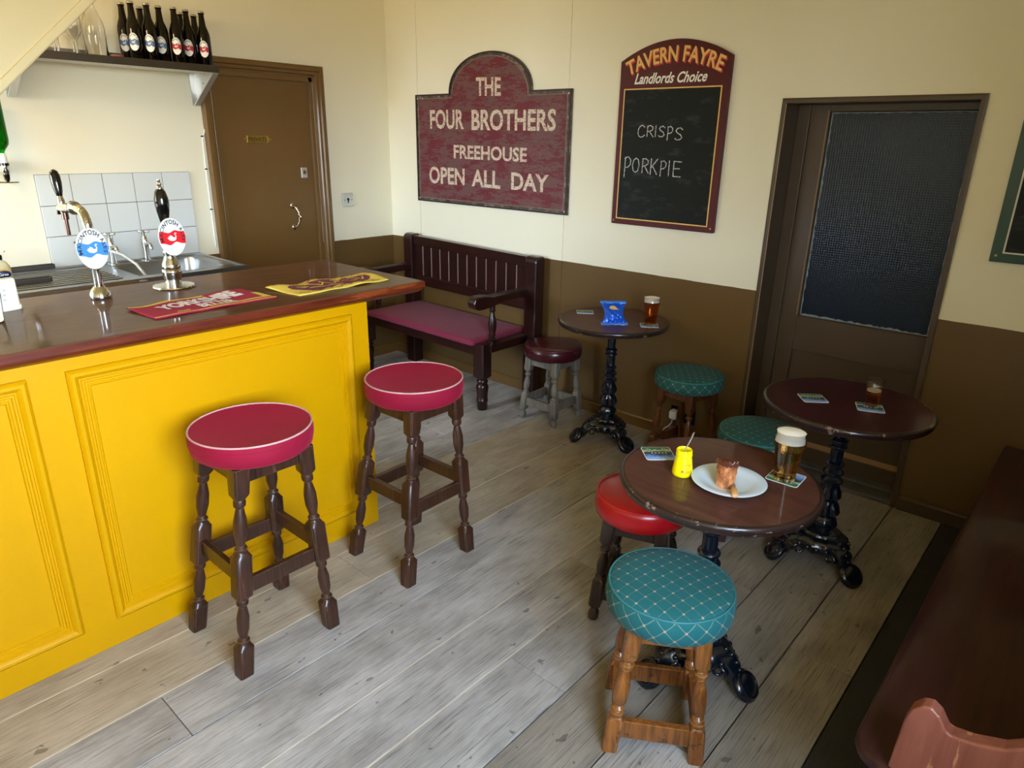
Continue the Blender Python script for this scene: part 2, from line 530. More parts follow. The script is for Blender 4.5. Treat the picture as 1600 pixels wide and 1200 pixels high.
# ------------------------------------------------------------------ mesh building
class MB:
    def __init__(s):
        s.v = []
        s.f = []

    def add(s, vs, fs):
        o = len(s.v)
        s.v += [tuple(p) for p in vs]
        s.f += [[i + o for i in f] for f in fs]
        return s

    def box(s, x0, x1, y0, y1, z0, z1):
        return s.add([(x0, y0, z0), (x1, y0, z0), (x1, y1, z0), (x0, y1, z0), (x0, y0, z1), (x1, y0, z1), (x1, y1, z1), (x0, y1, z1)],
                     [(3, 2, 1, 0), (4, 5, 6, 7), (0, 1, 5, 4), (1, 2, 6, 5), (2, 3, 7, 6), (3, 0, 4, 7)])

    def loft(s, rings, cap=True, closed=False):
        n = len(rings[0])
        vs = [p for r in rings for p in r]
        fs = []
        m = len(rings)
        for i in range(m if closed else m - 1):
            a, b = i * n, ((i + 1) % m) * n
            for j in range(n):
                k = (j + 1) % n
                fs.append((a + j, a + k, b + k, b + j))
        if cap and not closed:
            fs.append(tuple(range(n))[::-1])
            fs.append(tuple(range((m - 1) * n, m * n)))
        return s.add(vs, fs)

    def lathe(s, prof, n=32, c=(0, 0, 0), mod=None, cap=True):
        rings = []
        for r, z in prof:
            ring = []
            for i in range(n):
                a = 2 * PI * i / n
                rr = r * (mod(a, z) if mod else 1.0)
                ring.append((c[0] + rr * math.cos(a), c[1] + rr * math.sin(a), c[2] + z))
            rings.append(ring)
        return s.loft(rings, cap)

    def tube(s, path, r, n=10, cap=True):
        path = [Vector(p) for p in path]
        rs = r if isinstance(r, (list, tuple)) else [r] * len(path)
        rings = []
        up = None
        for i, p in enumerate(path):
            d = (path[min(i + 1, len(path) - 1)] - path[max(i - 1, 0)]).normalized()
            if up is None:
                up = Vector((0, 0, 1)) if abs(d.z) < 0.9 else Vector((1, 0, 0))
            a = d.cross(up)
            if a.length < 1e-5:
                a = d.cross(Vector((0, 1, 0)))
            a.normalize()
            b = d.cross(a).normalized()
            up = -b if False else up
            q = rs[i]
            if isinstance(q, (int, float)):
                q = (q, q)
            rings.append([p + a * (q[0] * math.cos(2 * PI * j / n)) + b * (q[1] * math.sin(2 * PI * j / n)) for j in range(n)])
        return s.loft(rings, cap)

    def prism(s, poly, axis, a0, a1):
        """polygon (u, v) extruded along axis; x: (u,v)=(y,z), y: (x,z), z: (x,y)"""
        def mk(u, v, w):
            return {'X': (w, u, v), 'Y': (u, w, v), 'Z': (u, v, w)}[axis]
        n = len(poly)
        vs = [mk(u, v, a0) for u, v in poly] + [mk(u, v, a1) for u, v in poly]
        fs = [tuple(range(n))[::-1], tuple(range(n, 2 * n))]
        fs += [(i, (i + 1) % n, n + (i + 1) % n, n + i) for i in range(n)]
        return s.add(vs, fs)

    def ball(s, c, r, n=14, m=8, stretch=(1, 1, 1), rot=None):
        rings = []
        for i in range(m + 1):
            t = PI * i / m
            ring = []
            for j in range(n):
                a = 2 * PI * j / n
                p = Vector((max(1e-4, math.sin(t)) * math.cos(a) * stretch[0], max(1e-4, math.sin(t)) * math.sin(a) * stretch[1], -math.cos(t) * stretch[2])) * r
                if rot:
                    p = rot @ p
                ring.append(Vector(c) + p)
            rings.append(ring)
        return s.loft(rings)

    def grid(s, fn, nu, nv):
        vs = [fn(i / nu, j / nv) for j in range(nv + 1) for i in range(nu + 1)]
        fs = []
        for j in range(nv):
            for i in range(nu):
                a = j * (nu + 1) + i
                fs.append((a, a + 1, a + nu + 2, a + nu + 1))
        return s.add(vs, fs)

    def frame(s, u0, u1, v0, v1, prof, mk):
        """mitred moulding; prof = [(inset, height)] closed cross-section"""
        cs = [(u0, v0, 1, 1), (u1, v0, -1, 1), (u1, v1, -1, -1), (u0, v1, 1, -1)]
        rings = [[mk(u + du * d, v + dv * d, h) for d, h in prof] for u, v, du, dv in cs]
        return s.loft(rings, closed=True)

    def map(s, fn):
        s.v = [tuple(fn(*p)) for p in s.v]
        return s

    def build(s, name, mat, parent=None, smooth=None, bevel=0.0, kind=None, seg=2, recalc=True):
        me = bpy.data.meshes.new(name)
        me.from_pydata(s.v, [], s.f)
        if recalc:
            import bmesh
            bm = bmesh.new()
            bm.from_mesh(me)
            bmesh.ops.recalc_face_normals(bm, faces=bm.faces)
            bm.to_mesh(me)
            bm.free()
        me.materials.append(mat)
        if smooth:
            me.polygons.foreach_set('use_smooth', [True] * len(me.polygons))
            me.set_sharp_from_angle(angle=math.radians(smooth))
        me.update()
        o = bpy.data.objects.new(name, me)
        COL.objects.link(o)
        if parent:
            o.parent = parent
        if bevel:
            b = o.modifiers.new('bevel', 'BEVEL')
            b.width = bevel
            b.segments = seg
            b.limit_method = 'ANGLE'
        if kind:
            o['kind'] = kind
        return o


def thing(name, label, cat, loc=(0, 0, 0), rz=0.0, group=None):
    o = bpy.data.objects.new(name, None)
    COL.objects.link(o)
    o.empty_display_size = 0.05
    o.location = loc
    o.rotation_euler = (0, 0, rz)
    o['label'] = label
    o['category'] = cat
    if group:
        o['group'] = group
    return o


def tag(o, label, cat, group=None):
    o['label'] = label
    o['category'] = cat
    if group:
        o['group'] = group
    return o


def structure(name, parent=None):
    o = bpy.data.objects.new(name, None)
    COL.objects.link(o)
    o['kind'] = 'structure'
    if parent:
        o.parent = parent
    return o


def kids(o):
    return [c for c in COL.objects if c.parent == o]


def copy_tree(o, parent=None):
    c = o.copy()
    COL.objects.link(c)
    c.parent = parent
    for ch in kids(o):
        copy_tree(ch, c)
    return c


def copy_thing(o, loc, rz, label, group=None):
    c = copy_tree(o)
    c.location = loc
    c.rotation_euler = (0, 0, rz)
    c['label'] = label
    if group:
        c['group'] = group
    return c


_fonts = {}


def text_geo(txt, bold=0.0, shear=0.0, space=1.0):
    """flat outline of a string: verts scaled to its own bounding box (0..1, 0..1) and faces"""
    cu = bpy.data.curves.new('lettering', 'FONT')
    cu.body = txt
    cu.offset = bold
    cu.shear = shear
    cu.space_character = space
    cu.resolution_u = 3
    ob = bpy.data.objects.new('lettering_tmp', cu)
    COL.objects.link(ob)
    dg = bpy.context.evaluated_depsgraph_get()
    me = bpy.data.meshes.new_from_object(ob.evaluated_get(dg))
    vs = [(v.co.x, v.co.y) for v in me.vertices]
    fs = [tuple(p.vertices) for p in me.polygons]
    bpy.data.objects.remove(ob)
    bpy.data.curves.remove(cu)
    bpy.data.meshes.remove(me)
    x0, x1 = min(v[0] for v in vs), max(v[0] for v in vs)
    y0, y1 = min(v[1] for v in vs), max(v[1] for v in vs)
    asp = (x1 - x0) / (y1 - y0)
    return [((x - x0) / (x1 - x0), (y - y0) / (y1 - y0)) for x, y in vs], fs, asp


def text(mb, txt, fn, **kw):
    vs, fs, _ = text_geo(txt, **kw)
    return mb.add([fn(u, v) for u, v in vs], fs)


# ================================================================== ROOM
FX0, FX1, FY0, FY1, CZ = 0.0, 4.62, -4.45, 0.0, 2.62
floor = MB().box(-0.1, FX1 + .4, FY0 - .3, FY1 + .12, -0.08, -0.028).build('floor', M['gap'])
floor['kind'] = 'structure'
XS = [0.003, 0.22, 0.44, 0.66, 0.88, 1.10, 1.31, 1.52, 1.73, 1.92, 2.105, 2.345, 2.560, 2.807, 3.018, 3.249, 3.468, 3.692, 3.902, 4.12, 4.36, 4.615]
CUTS = {10: [-2.051], 11: [-2.861], 12: [-3.4, -0.75], 13: [-1.4], 14: [-2.006], 15: [-1.1, -2.9], 16: [-1.95, -.62], 17: [-1.32, -2.45], 9: [-1.0], 8: [-.62], 7: [-2.2], 6: [-.9], 5: [-.55]}
for i in range(len(XS) - 1):
    a, b = XS[i], XS[i + 1]
    gap = .0035 if i not in (15, 16, 17) else .005
    ys = [FY0 + .005] + sorted(CUTS.get(i, [])) + [FY1 - .002]
    if 9 <= i <= 18 or i < 9:
        for j in range(len(ys) - 1):
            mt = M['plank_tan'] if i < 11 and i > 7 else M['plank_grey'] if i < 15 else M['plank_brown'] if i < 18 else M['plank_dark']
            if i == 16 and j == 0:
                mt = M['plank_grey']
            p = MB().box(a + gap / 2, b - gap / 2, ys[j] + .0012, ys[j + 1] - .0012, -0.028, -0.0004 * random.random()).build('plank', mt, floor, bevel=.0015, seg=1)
for x in (2.105, 2.345, 2.807, 3.018, 0.66, 0.88, 1.10, 1.31):
    MB().box(x - .0017, x + .0017, FY0 + .01, FY1 - .003, -.027, -.0012).build('joint_filler', M['filler'], floor)
# door passage floor
MB().box(2.7, 4.0, .13, .95, -.06, -.03).build('passage_floor', M['passage'], floor)

# left wall (x = 0) with a door opening
DL0, DL1, DLZ = -1.32, -0.625, 1.99
wl = structure('wall_left')
MB().box(-.12, 0, FY0 - .3, DL0, -.03, CZ).box(-.12, 0, DL1, .12, -.03, CZ).box(-.12, 0, DL0, DL1, DLZ, CZ).build('wall_surface', M['wall'], wl)
# back wall (y = 0) with the glazed door's opening
DB0, DB1, DBZ = 2.914, 3.690, 1.808
wb = structure('wall_back')
seams = [0.0, 0.327, 1.64, DB0]
for i in range(3):
    MB().box(seams[i] + (.0012 if i else 0), seams[i + 1] - (.0012 if i < 2 else .004), 0, .05, -.03, CZ).build('wall_panel', M['wall'], wb)
MB().box(DB1 + .004, FX1 + .6, 0, .05, -.03, CZ).build('wall_panel', M['wall'], wb)
MB().box(DB0 - .004, DB1 + .004, 0, .05, DBZ + .004, CZ).build('wall_panel', M['wall'], wb)
MB().box(-.1, DB0 - .02, .05, .12, -.03, CZ).box(DB1 + .08, FX1 + .6, .05, .12, -.03, CZ).box(DB0 - .02, DB1 + .08, .05, .12, DBZ + .02, CZ).build('wall_core', M['ceiling'], wb)
# right wall with window
wr = structure('wall_right')
a, t = WR['x'], WR['t']
MB().box(a, a + t, FY0 - .3, WR['y0'], -.03, CZ).box(a, a + t, WR['y1'], .12, -.03, CZ).box(a, a + t, WR['y0'], WR['y1'], -.03, WR['z0']).box(a, a + t, WR['y0'], WR['y1'], WR['z1'], CZ).build('wall_surface', M['wall'], wr)
wf = structure('wall_front')
a, t = WF_FILL['y'], WF_FILL['t']
MB().box(-.1, WF_FILL['x0'], a - t, a, -.03, CZ).box(WF_FILL['x1'], FX1 + .6, a - t, a, -.03, CZ).box(WF_FILL['x0'], WF_FILL['x1'], a - t, a, -.03, WF_FILL['z0']).box(WF_FILL['x0'], WF_FILL['x1'], a - t, a, WF_FILL['z1'], CZ).build('wall_surface', M['wall'], wf)
cl = MB().box(-.12, FX1 + .6, FY0 - .3, .12, CZ, CZ + .1).build('ceiling', M['ceiling'])
cl['kind'] = 'structure'
# window frames (out of view, they shape the daylight; front one added as fill)
def sash(name, mk, u0, u1, v0, v1):
    o = structure(name)
    m = MB()
    m.frame(u0, u1, v0, v1, [(0, 0), (.05, 0), (.05, .04), (0, .04)], mk)
    m.build('window_frame', M['white_paint'], o)
    um = (u0 + u1) / 2
    MB().add([mk(*p) for p in [(um - .02, v0, .005), (um + .02, v0, .005), (um + .02, v1, .005), (um - .02, v1, .005), (um - .02, v0, .035), (um + .02, v0, .035), (um + .02, v1, .035), (um - .02, v1, .035)]],
             [(3, 2, 1, 0), (4, 5, 6, 7), (0, 1, 5, 4), (1, 2, 6, 5), (2, 3, 7, 6), (3, 0, 4, 7)]).build('mullion', M['white_paint'], o)
sash('window_1', lambda u, v, h: (WR['x'] + WR['t'] - .1 + h, u, v), WR['y0'], WR['y1'], WR['z0'], WR['z1'])
sash('fill_window_2', lambda u, v, h: (u, WF_FILL['y'] - WF_FILL['t'] + .05 + h, v), WF_FILL['x0'], WF_FILL['x1'], WF_FILL['z0'], WF_FILL['z1'])

# skirting boards
SK = [(0, 0), (.014, 0), (.014, .058), (.009, .066), (0, .071)]
def skirt_back(name, x0, x1, h=1.0):
    o = MB().prism([(-d, z * h) for d, z in SK], 'X', x0, x1)
    o = o.build(name, M['brown'])
    o['kind'] = 'structure'
    return o
skirt_back('baseboard_back', 0.0, DB0 - .03)
o = MB().prism([(-d * 1.2, z) for d, z in SK], 'X', DB1 + .02, FX1).build('baseboard_back', M['brown2'])
o['kind'] = 'structure'
o = MB().prism([(d, z) for d, z in SK], 'Y', DL1 + .075, 0).build('baseboard_left', M['brown'])
o['kind'] = 'structure'

# door_1: brown flush door in the left wall with a stepped casing
d1 = structure('door_1')
MB().box(-.05, -.012, DL0 + .002, DL1 - .002, .005, DLZ - .002).build('door_leaf', M['brown'], d1, bevel=.003)
cas = [(0, 0), (0, .022), (.012, .03), (.03, .03), (.036, .018), (.052, .018), (.058, .008), (.075, .002), (.075, -.04), (.06, -.04), (.06, 0)]
y0, y1, z1 = DL0 - .065, DL1 + .078, DLZ + .068
rings = []
for (y, z, dy, dz) in [(y0, 0, 1, 0), (y0, z1, 1, -1), (y1, z1, -1, -1), (y1, 0, -1, 0)]:
    rings.append([(h, y + dy * d, z + dz * d) for d, h in cas])
MB().loft(rings).build('door_casing', M['brown'], d1)
MB().box(-.012, .006, DL1 - .03, DL1 - .002, 0, DLZ - .002).box(-.012, .006, DL0, DL0 + .02, 0, DLZ - .002).box(-.012, .006, DL0, DL1, DLZ - .03, DLZ - .002).build('door_stop', M['brown'], d1, bevel=.002)
# name plate PRIVATE
pl = [( -1.125 + .0 , 1.605)]
px, pz, pw, ph = -1.042, 1.605, .148, .042
poly = [(px - pw / 2, pz - ph / 2), (px + pw / 2, pz - ph / 2), (px + pw / 2, pz - .012)]
poly += [(px + pw / 2 + .018 * math.cos(q), pz + .012 * math.sin(q)) for q in [-PI / 2 + PI * k / 6 for k in range(7)]]
poly += [(px + pw / 2, pz + ph / 2), (px - pw / 2, pz + ph / 2), (px - pw / 2, pz + .012)]
poly += [(px - pw / 2 + .018 * math.cos(q), pz + .012 * math.sin(q)) for q in [PI / 2 + PI * k / 6 for k in range(7)]]
plate = MB().prism(poly, 'X', -.012, -.008).build('name_plate', M['brass'], d1, bevel=.001)
text(MB(), 'PRIVATE', lambda u, v: (-.0072, px - .062 + .124 * u, pz - .013 + .026 * v), bold=.01).build('lettering', plain('dark_brass_letters', (96, 78, 34), .4, .6), plate)
MB().frame(px - pw / 2 + .004, px + pw / 2 - .004, pz - ph / 2 + .004, pz + ph / 2 - .004, [(0, 0), (.003, 0), (.003, .002), (0, .002)], lambda u, v, h: (-.008 + h, u, v)).build('plate_rim', M['brass'], plate)
# lock
lk = MB().box(-.012, -.004, -.752, -.708, 1.364, 1.430).build('lock_plate', M['alu'], d1, bevel=.002)
MB().lathe([(.0, 0), (.014, 0), (.014, .004), (0, .004)], 20).map(lambda x, y, z: (-.004 + z, -.73 + x, 1.40 + y)).build('lock_cylinder', M['brass'], lk, 40)
MB().box(-.0005, .0005, -.732, -.728, 1.39, 1.41).build('keyhole', M['ink'], lk)
# D handle
path = [(-.012, -.838, 1.185), (.012, -.836, 1.185), (.030, -.83, 1.17), (.040, -.822, 1.14), (.041, -.82, 1.115), (.038, -.822, 1.09), (.028, -.83, 1.06), (.012, -.836, 1.048), (-.012, -.838, 1.048)]
hd = MB().tube(path, [.009, .009, .008, .0085, .0095, .0085, .008, .009, .009], 12).build('door_handle', M['bronze'], d1, 60)
for zz in (1.188, 1.045):
    MB().ball((-.010, -.838, zz), .016, stretch=(.35, 1, 1.3)).build('handle_rose', M['bronze'], hd, 60)

# door_2: recessed brown door with a big reeded pane
d2 = structure('door_2')
D = .155                                              # leaf face depth
GX0, GX1, GZ0, GZ1 = 3.066, 3.646, 0.806, 1.772       # glass
# lining of the recess: two jambs and a head
MB().box(DB0 - .06, DB0, 0.0005, D + .05, -.02, DBZ + .02).build('jamb', M['brown2'], d2)
MB().box(DB1, DB1 + .08, 0.0005, D + .05, -.02, DBZ + .02).build('jamb', M['brown2'], d2)
MB().box(DB0 - .06, DB1 + .08, 0.0005, D + .05, DBZ, DBZ + .06).build('door_head', M['brown2'], d2)
# thin architrave bead round the opening
bd = [(0, 0), (0, .010), (.008, .012), (.022, .012), (.024, .006), (.024, 0)]
rings = []
for (x, z, dx, dz) in [(DB0 - .024, 0, 1, 0), (DB0 - .024, DBZ + .022, 1, -1), (DB1 + .010, DBZ + .022, -1, -1), (DB1 + .010, 0, -1, 0)]:
    rings.append([(x + dx * d, -h, z + dz * d) for d, h in bd])
MB().loft(rings).build('door_casing', M['brown2'], d2)
MB().tube([(DB0 - .003, -.0125, .0), (DB0 - .003, -.0125, DBZ - .003)], .0022, 6).build('worn_edge', M['edge_brown'], d2)
lf = MB()
lf.box(2.97, GX0 - .012, D, D + .04, .02, DBZ).box(GX1 + .012, DB1 + .06, D, D + .04, .02, DBZ)
lf.box(GX0 - .012, GX1 + .012, D, D + .04, GZ1 + .012, DBZ).box(GX0 - .012, GX1 + .012, D, D + .04, .62, GZ0 - .012)
lf.box(GX0 - .012, GX1 + .012, D, D + .04, .02, .115)
lf.box(DB0, 2.97, D - .012, D + .04, .02, DBZ)
lf = lf.build('door_leaf', M['brown2'], d2, bevel=.002)
MB().box(GX0 - .012, GX1 + .012, D + .014, D + .03, .115, .62).build('lower_panel', M['brown2'], d2)
MB().prism([(D, .112), (D - .010, .112), (D - .010, .120), (D + .012, .134), (D + .014, .112)], 'X', GX0 - .012, GX1 + .012).build('panel_bead', M['edge_brown'], d2)
MB().frame(GX0 - .013, GX1 + .013, GZ0 - .013, GZ1 + .013, [(0, 0), (0, .003), (.006, .003), (.011, -.008), (.011, -.012), (0, -.012)], lambda u, v, h: (u, D - h, v)).build('glazing_bead', M['brown2'], d2)
MB().tube([(GX0 - .014, D - .003, GZ0), (GX0 - .014, D - .003, GZ1 + .012)], .0022, 6).build('worn_edge', M['edge_brown'], d2)
random.seed(3)
pv = []
m = MB()
def putty(p0, p1, nrm, nseg=46, wmax=.009):
    p0, p1, nrm = Vector(p0), Vector(p1), Vector(nrm)
    vs = []
    for i in range(nseg + 1):
        q = p0.lerp(p1, i / nseg)
        vs.append(q)
        vs.append(q + nrm * (random.uniform(.35, 1) * wmax))
    m.add([tuple(x) for x in vs], [(2 * i, 2 * i + 2, 2 * i + 3, 2 * i + 1) for i in range(nseg)])
yy = D + .009
putty((GX0 - .002, yy, GZ0 - .002), (GX0 - .002, yy, GZ1), (1, 0, 0))
putty((GX0 - .002, yy, GZ0 - .002), (GX1, yy, GZ0 - .002), (0, 0, 1), wmax=.012)
putty((GX1 + .002, yy, GZ0), (GX1 + .002, yy, GZ1), (-1, 0, 0), wmax=.004)
putty((GX0, yy, GZ1), (GX1, yy, GZ1), (0, 0, -1), wmax=.005)
m.build('putty', M['putty'], d2, recalc=False)
MB().box(GX0 - .008, GX1 + .008, D + .010, D + .016, GZ0 - .008, GZ1 + .008).build('pane', M['pane'], d2)
MB().box(DB0 - .05, DB1 + .07, .012, D + .04, -.028, .012).box(DB0 - .01, DB1 + .0, .10, D + .04, .012, .026).build('threshold', M['stone'], d2, bevel=.006)
pw_ = structure('wall_passage')
MB().box(2.6, 2.65, .2, .95, -.06, 2.1).box(4.0, 4.05, .2, .95, -.06, 2.1).box(2.6, 4.05, .9, .95, -.06, 2.1).box(2.6, 4.05, .2, .95, 2.05, 2.1).build('wall_surface', M['passage'], pw_)
MB().box(3.25, 3.42, .55, .62, -.03, 1.4).box(3.3, 3.37, .5, .55, 1.15, 1.3).build('hanging_coat_shape', M['brown2'], pw_)

# sloping cream bulkhead over the bar (top left)
SX0, SX1 = 1.24, 1.30
e0, e1 = (-1.772, 2.6), (-3.1, 1.349)
bh = structure('trim_1')
MB().prism([e0, (-4.4, 2.6), (-4.4, 1.349), e1], 'X', SX0, SX1).build('bulkhead_board', M['cream'], bh)
dx, dz = (e1[0] - e0[0]), (e1[1] - e0[1])
L = math.hypot(dx, dz); ux, uz = dx / L, dz / L; nx, nz = -(-uz), -ux
nx, nz = uz, -ux
if nx > 0: nx, nz = -nx, -nz
MB().prism([e0, e1, (e1[0] + nx * .030, e1[1] + nz * .030), (e0[0] + nx * .030, e0[1] + nz * .030)], 'X', SX0 - .004, SX1 + .010).build('edge_bead', M['cream'], bh, bevel=.006)

# ================================================================== BAR
BX, BY, BZ = 2.008, -1.763, 1.006
bar = thing('bar', 'bright yellow panelled bar front with raised mouldings under the wooden counter', 'bar', (BX, BY, 0))
def L_(x, y, z):
    return (x - BX, y - BY, z)
MB().box(-.03, 0, -2.66, 0, .0, BZ).build('front_board', M['yellow'], bar, bevel=.002)
MB().box(-.55, -.03, -.025, -.001, 0, BZ).build('end_board', M['yellow'], bar, bevel=.002)
mold = [(0, 0), (0, .008), (.004, .014), (.010, .018), (.018, .018), (.026, .012), (.030, .005), (.034, .005), (.037, .009), (.042, .009), (.045, .004), (.050, .004), (.053, .007), (.057, .006), (.060, 0)]
for (ya, yb) in ((-2.848, -1.845), (-4.0, -2.945)):
    MB().frame(ya - BY, yb - BY, .100, .968, mold, lambda u, v, h: (h, u, v)).build('panel_moulding', M['yellow'], bar, 25)
# worktop
ct = thing('counter_top', 'polished mahogany bar counter with a moulded red-brown front edge', 'counter', (2.055, -1.495, 1.06))
MB().box(-.745, 0, -2.7, 0, -.028, 0).build('counter_board', M['counter'], ct, bevel=.004)
ed = [(0.0015, -.004), (.0, -.026), (-.006, -.03), (-.010, -.040), (-.022, -.047), (-.045, -.0535), (-.06, -.0535), (-.06, -.028), (-.0, -.028 + .002)]
ed = [(.0018, -.003), (.0018, -.026), (-.004, -.030), (-.008, -.038), (-.02, -.046), (-.040, -.0535), (-.08, -.0535), (-.08, -.0282), (-.0005, -.0282), (-.0005, -.003)]
rings = [[(d, -2.7, z) for d, z in ed], [(d, d, z) for d, z in ed], [(-.745, d, z) for d, z in ed]]
MB().loft(rings).build('moulded_edge', M['counter_edge'], ct)
MB().lathe([(.010, .0), (.016, .0), (.016, .0015), (.010, .0015)], 20, (-.778 + .0, -.829, .0002)).build('pipe_hole_ring', M['steel_dark'], ct, 40)
MB().lathe([(.0, .0), (.011, .0), (.011, .0012), (0, .0012)], 20, (-.778, -.829, .0002)).build('pipe_hole', M['gap'], ct, 40)

# beer towels ---------------------------------------------------------------
def towel(name, label, c4, base_mat, draw, h=.006, seed=1):
    p00, p10, p11, p01 = [Vector(p) for p in c4]     # near-left, near-right, far-right, far-left (world xy)
    cx = (p00 + p10 + p11 + p01) / 4
    t_ = thing(name, label, 'towel', (cx.x, cx.y, 1.06), 0, 'bar towels')
    rnd = random.Random(seed)
    ph = [rnd.uniform(0, 6) for _ in range(6)]

    def fn(u, v, lift=0.0):
        p = p00.lerp(p10, u).lerp(p01.lerp(p11, u), v) - cx
        wv = .5 + .5 * math.sin(u * 15 + v * 3.1 + ph[0])
        wv *= .5 + .5 * math.sin(u * 5.3 - v * 4 + ph[1])
        z = .0042 + h * wv * (.55 + .45 * v)
        ox = .006 * math.sin(u * 13 + ph[2]) * (1 if v > .5 else .4)
        return (p.x + ox, p.y, z + lift)
    o = MB().grid(lambda u, v: fn(u, v), 48, 14).build('towel_cloth', base_mat, t_, 60)
    so = o.modifiers.new('thick', 'SOLIDIFY'); so.thickness = .004; so.offset = -1
    draw(fn, t_)
    return t_

def band(fn, rects, n=24, lift=.0009):
    m = MB()
    for (u0, u1, v0, v1) in rects:
        nu = max(1, int(n * (u1 - u0)) + 1); nv = max(1, int(10 * (v1 - v0)) + 1)
        m.grid(lambda u, v: fn(u0 + (u1 - u0) * u, v0 + (v1 - v0) * v, lift), nu * 2, nv)
    return m

def t1_draw(fn, t_):
    band(fn, [(0, 1, .0, .05), (0, .62, .90, .98), (.45, .98, .1, .16), (.93, .99, .1, .5), (.2, .3, .12, .17)]).build('yellow_border', M['towel_yellow'], t_, recalc=False)
    m = MB()
    text(m, 'YORKSHIRE', lambda u, v: fn(.15 + .70 * u, .40 + (.34 + .12 * u) * v + .02 * u, .0018), bold=.055, space=.98)
    m.build('lettering', M['towel_white'], t_, recalc=False)
    m = MB()
    text(m, 'BITTER', lambda u, v: fn(.40 + .30 * u, .12 + .25 * v, .0018), bold=.045)
    m.build('lettering', M['towel_white'], t_, recalc=False)
towel('beer_towel', 'maroon beer towel with white YORKSHIRE BITTER lettering nearer the beer taps', [(1.947, -2.550), (1.925, -2.106), (1.690, -2.130), (1.752, -2.567)], M['towel_red'], t1_draw, seed=2)

def t2_draw(fn, t_):
    # plum field with ragged ends, yellow brush strokes too distorted to read, plum squiggles along the hems
    def edge(u):
        return .20 + .05 * math.sin(u * 17) + .03 * math.sin(u * 41), .86 + .05 * math.sin(u * 14 + 1) + .03 * math.sin(u * 37)
    m = MB()
    def field(u, v):
        uu = .09 + .83 * u
        lo, hi = edge(uu)
        k = min(1, 6 * u + .25, 6 * (1 - u) + .25)
        mid = .55
        return fn(uu, mid + (lo - mid) * k * (1 - v) + (hi - mid) * k * v, .001)
    m.grid(field, 60, 8)
    m.build('plum_field', M['towel_plum'], t_, recalc=False)
    rnd = random.Random(11)
    for (u0, v0, u1, v1, c, w_) in [(.14, .70, .24, .64, .06, .035), (.15, .56, .27, .50, -.05, .03), (.24, .42, .40, .38, .03, .03), (.28, .74, .40, .66, .08, .05), (.36, .56, .47, .60, -.06, .03),
                                    (.44, .76, .50, .50, .05, .05), (.52, .44, .60, .62, .05, .04), (.56, .78, .66, .70, -.05, .05), (.62, .56, .72, .48, .06, .03), (.66, .40, .78, .46, -.04, .03),
                                    (.72, .74, .82, .60, .06, .04), (.80, .46, .88, .58, -.05, .035), (.40, .34, .56, .33, .03, .025), (.18, .82, .34, .84, .02, .03), (.70, .86, .86, .78, .02, .03)]:
        def st_(a, b):
            uu = u0 + (u1 - u0) * a
            vv = v0 + (v1 - v0) * a + c * math.sin(PI * a * 1.6)
            return fn(uu, vv + w_ * (b - .5) * 2 * (.5 + .5 * math.sin(PI * a)), .0019)
        MB().grid(st_, 10, 2).build('yellow_stroke', M['towel_yellow'], t_, recalc=False)
    for i in range(7):
        for vv in (.13, .92):
            MB().grid(lambda a, b: fn(.05 + i * .13 + .10 * a, vv + .03 * b + .035 * math.sin(6 * a + i), .001), 8, 1).build('plum_squiggle', M['towel_plum'], t_, recalc=False)
towel('beer_towel', 'yellow and plum patterned beer towel near the open end of the counter', [(1.962, -2.032), (1.946, -1.597), (1.759, -1.585), (1.773, -2.062)], M['towel_yellow'], t2_draw, h=.012, seed=5)

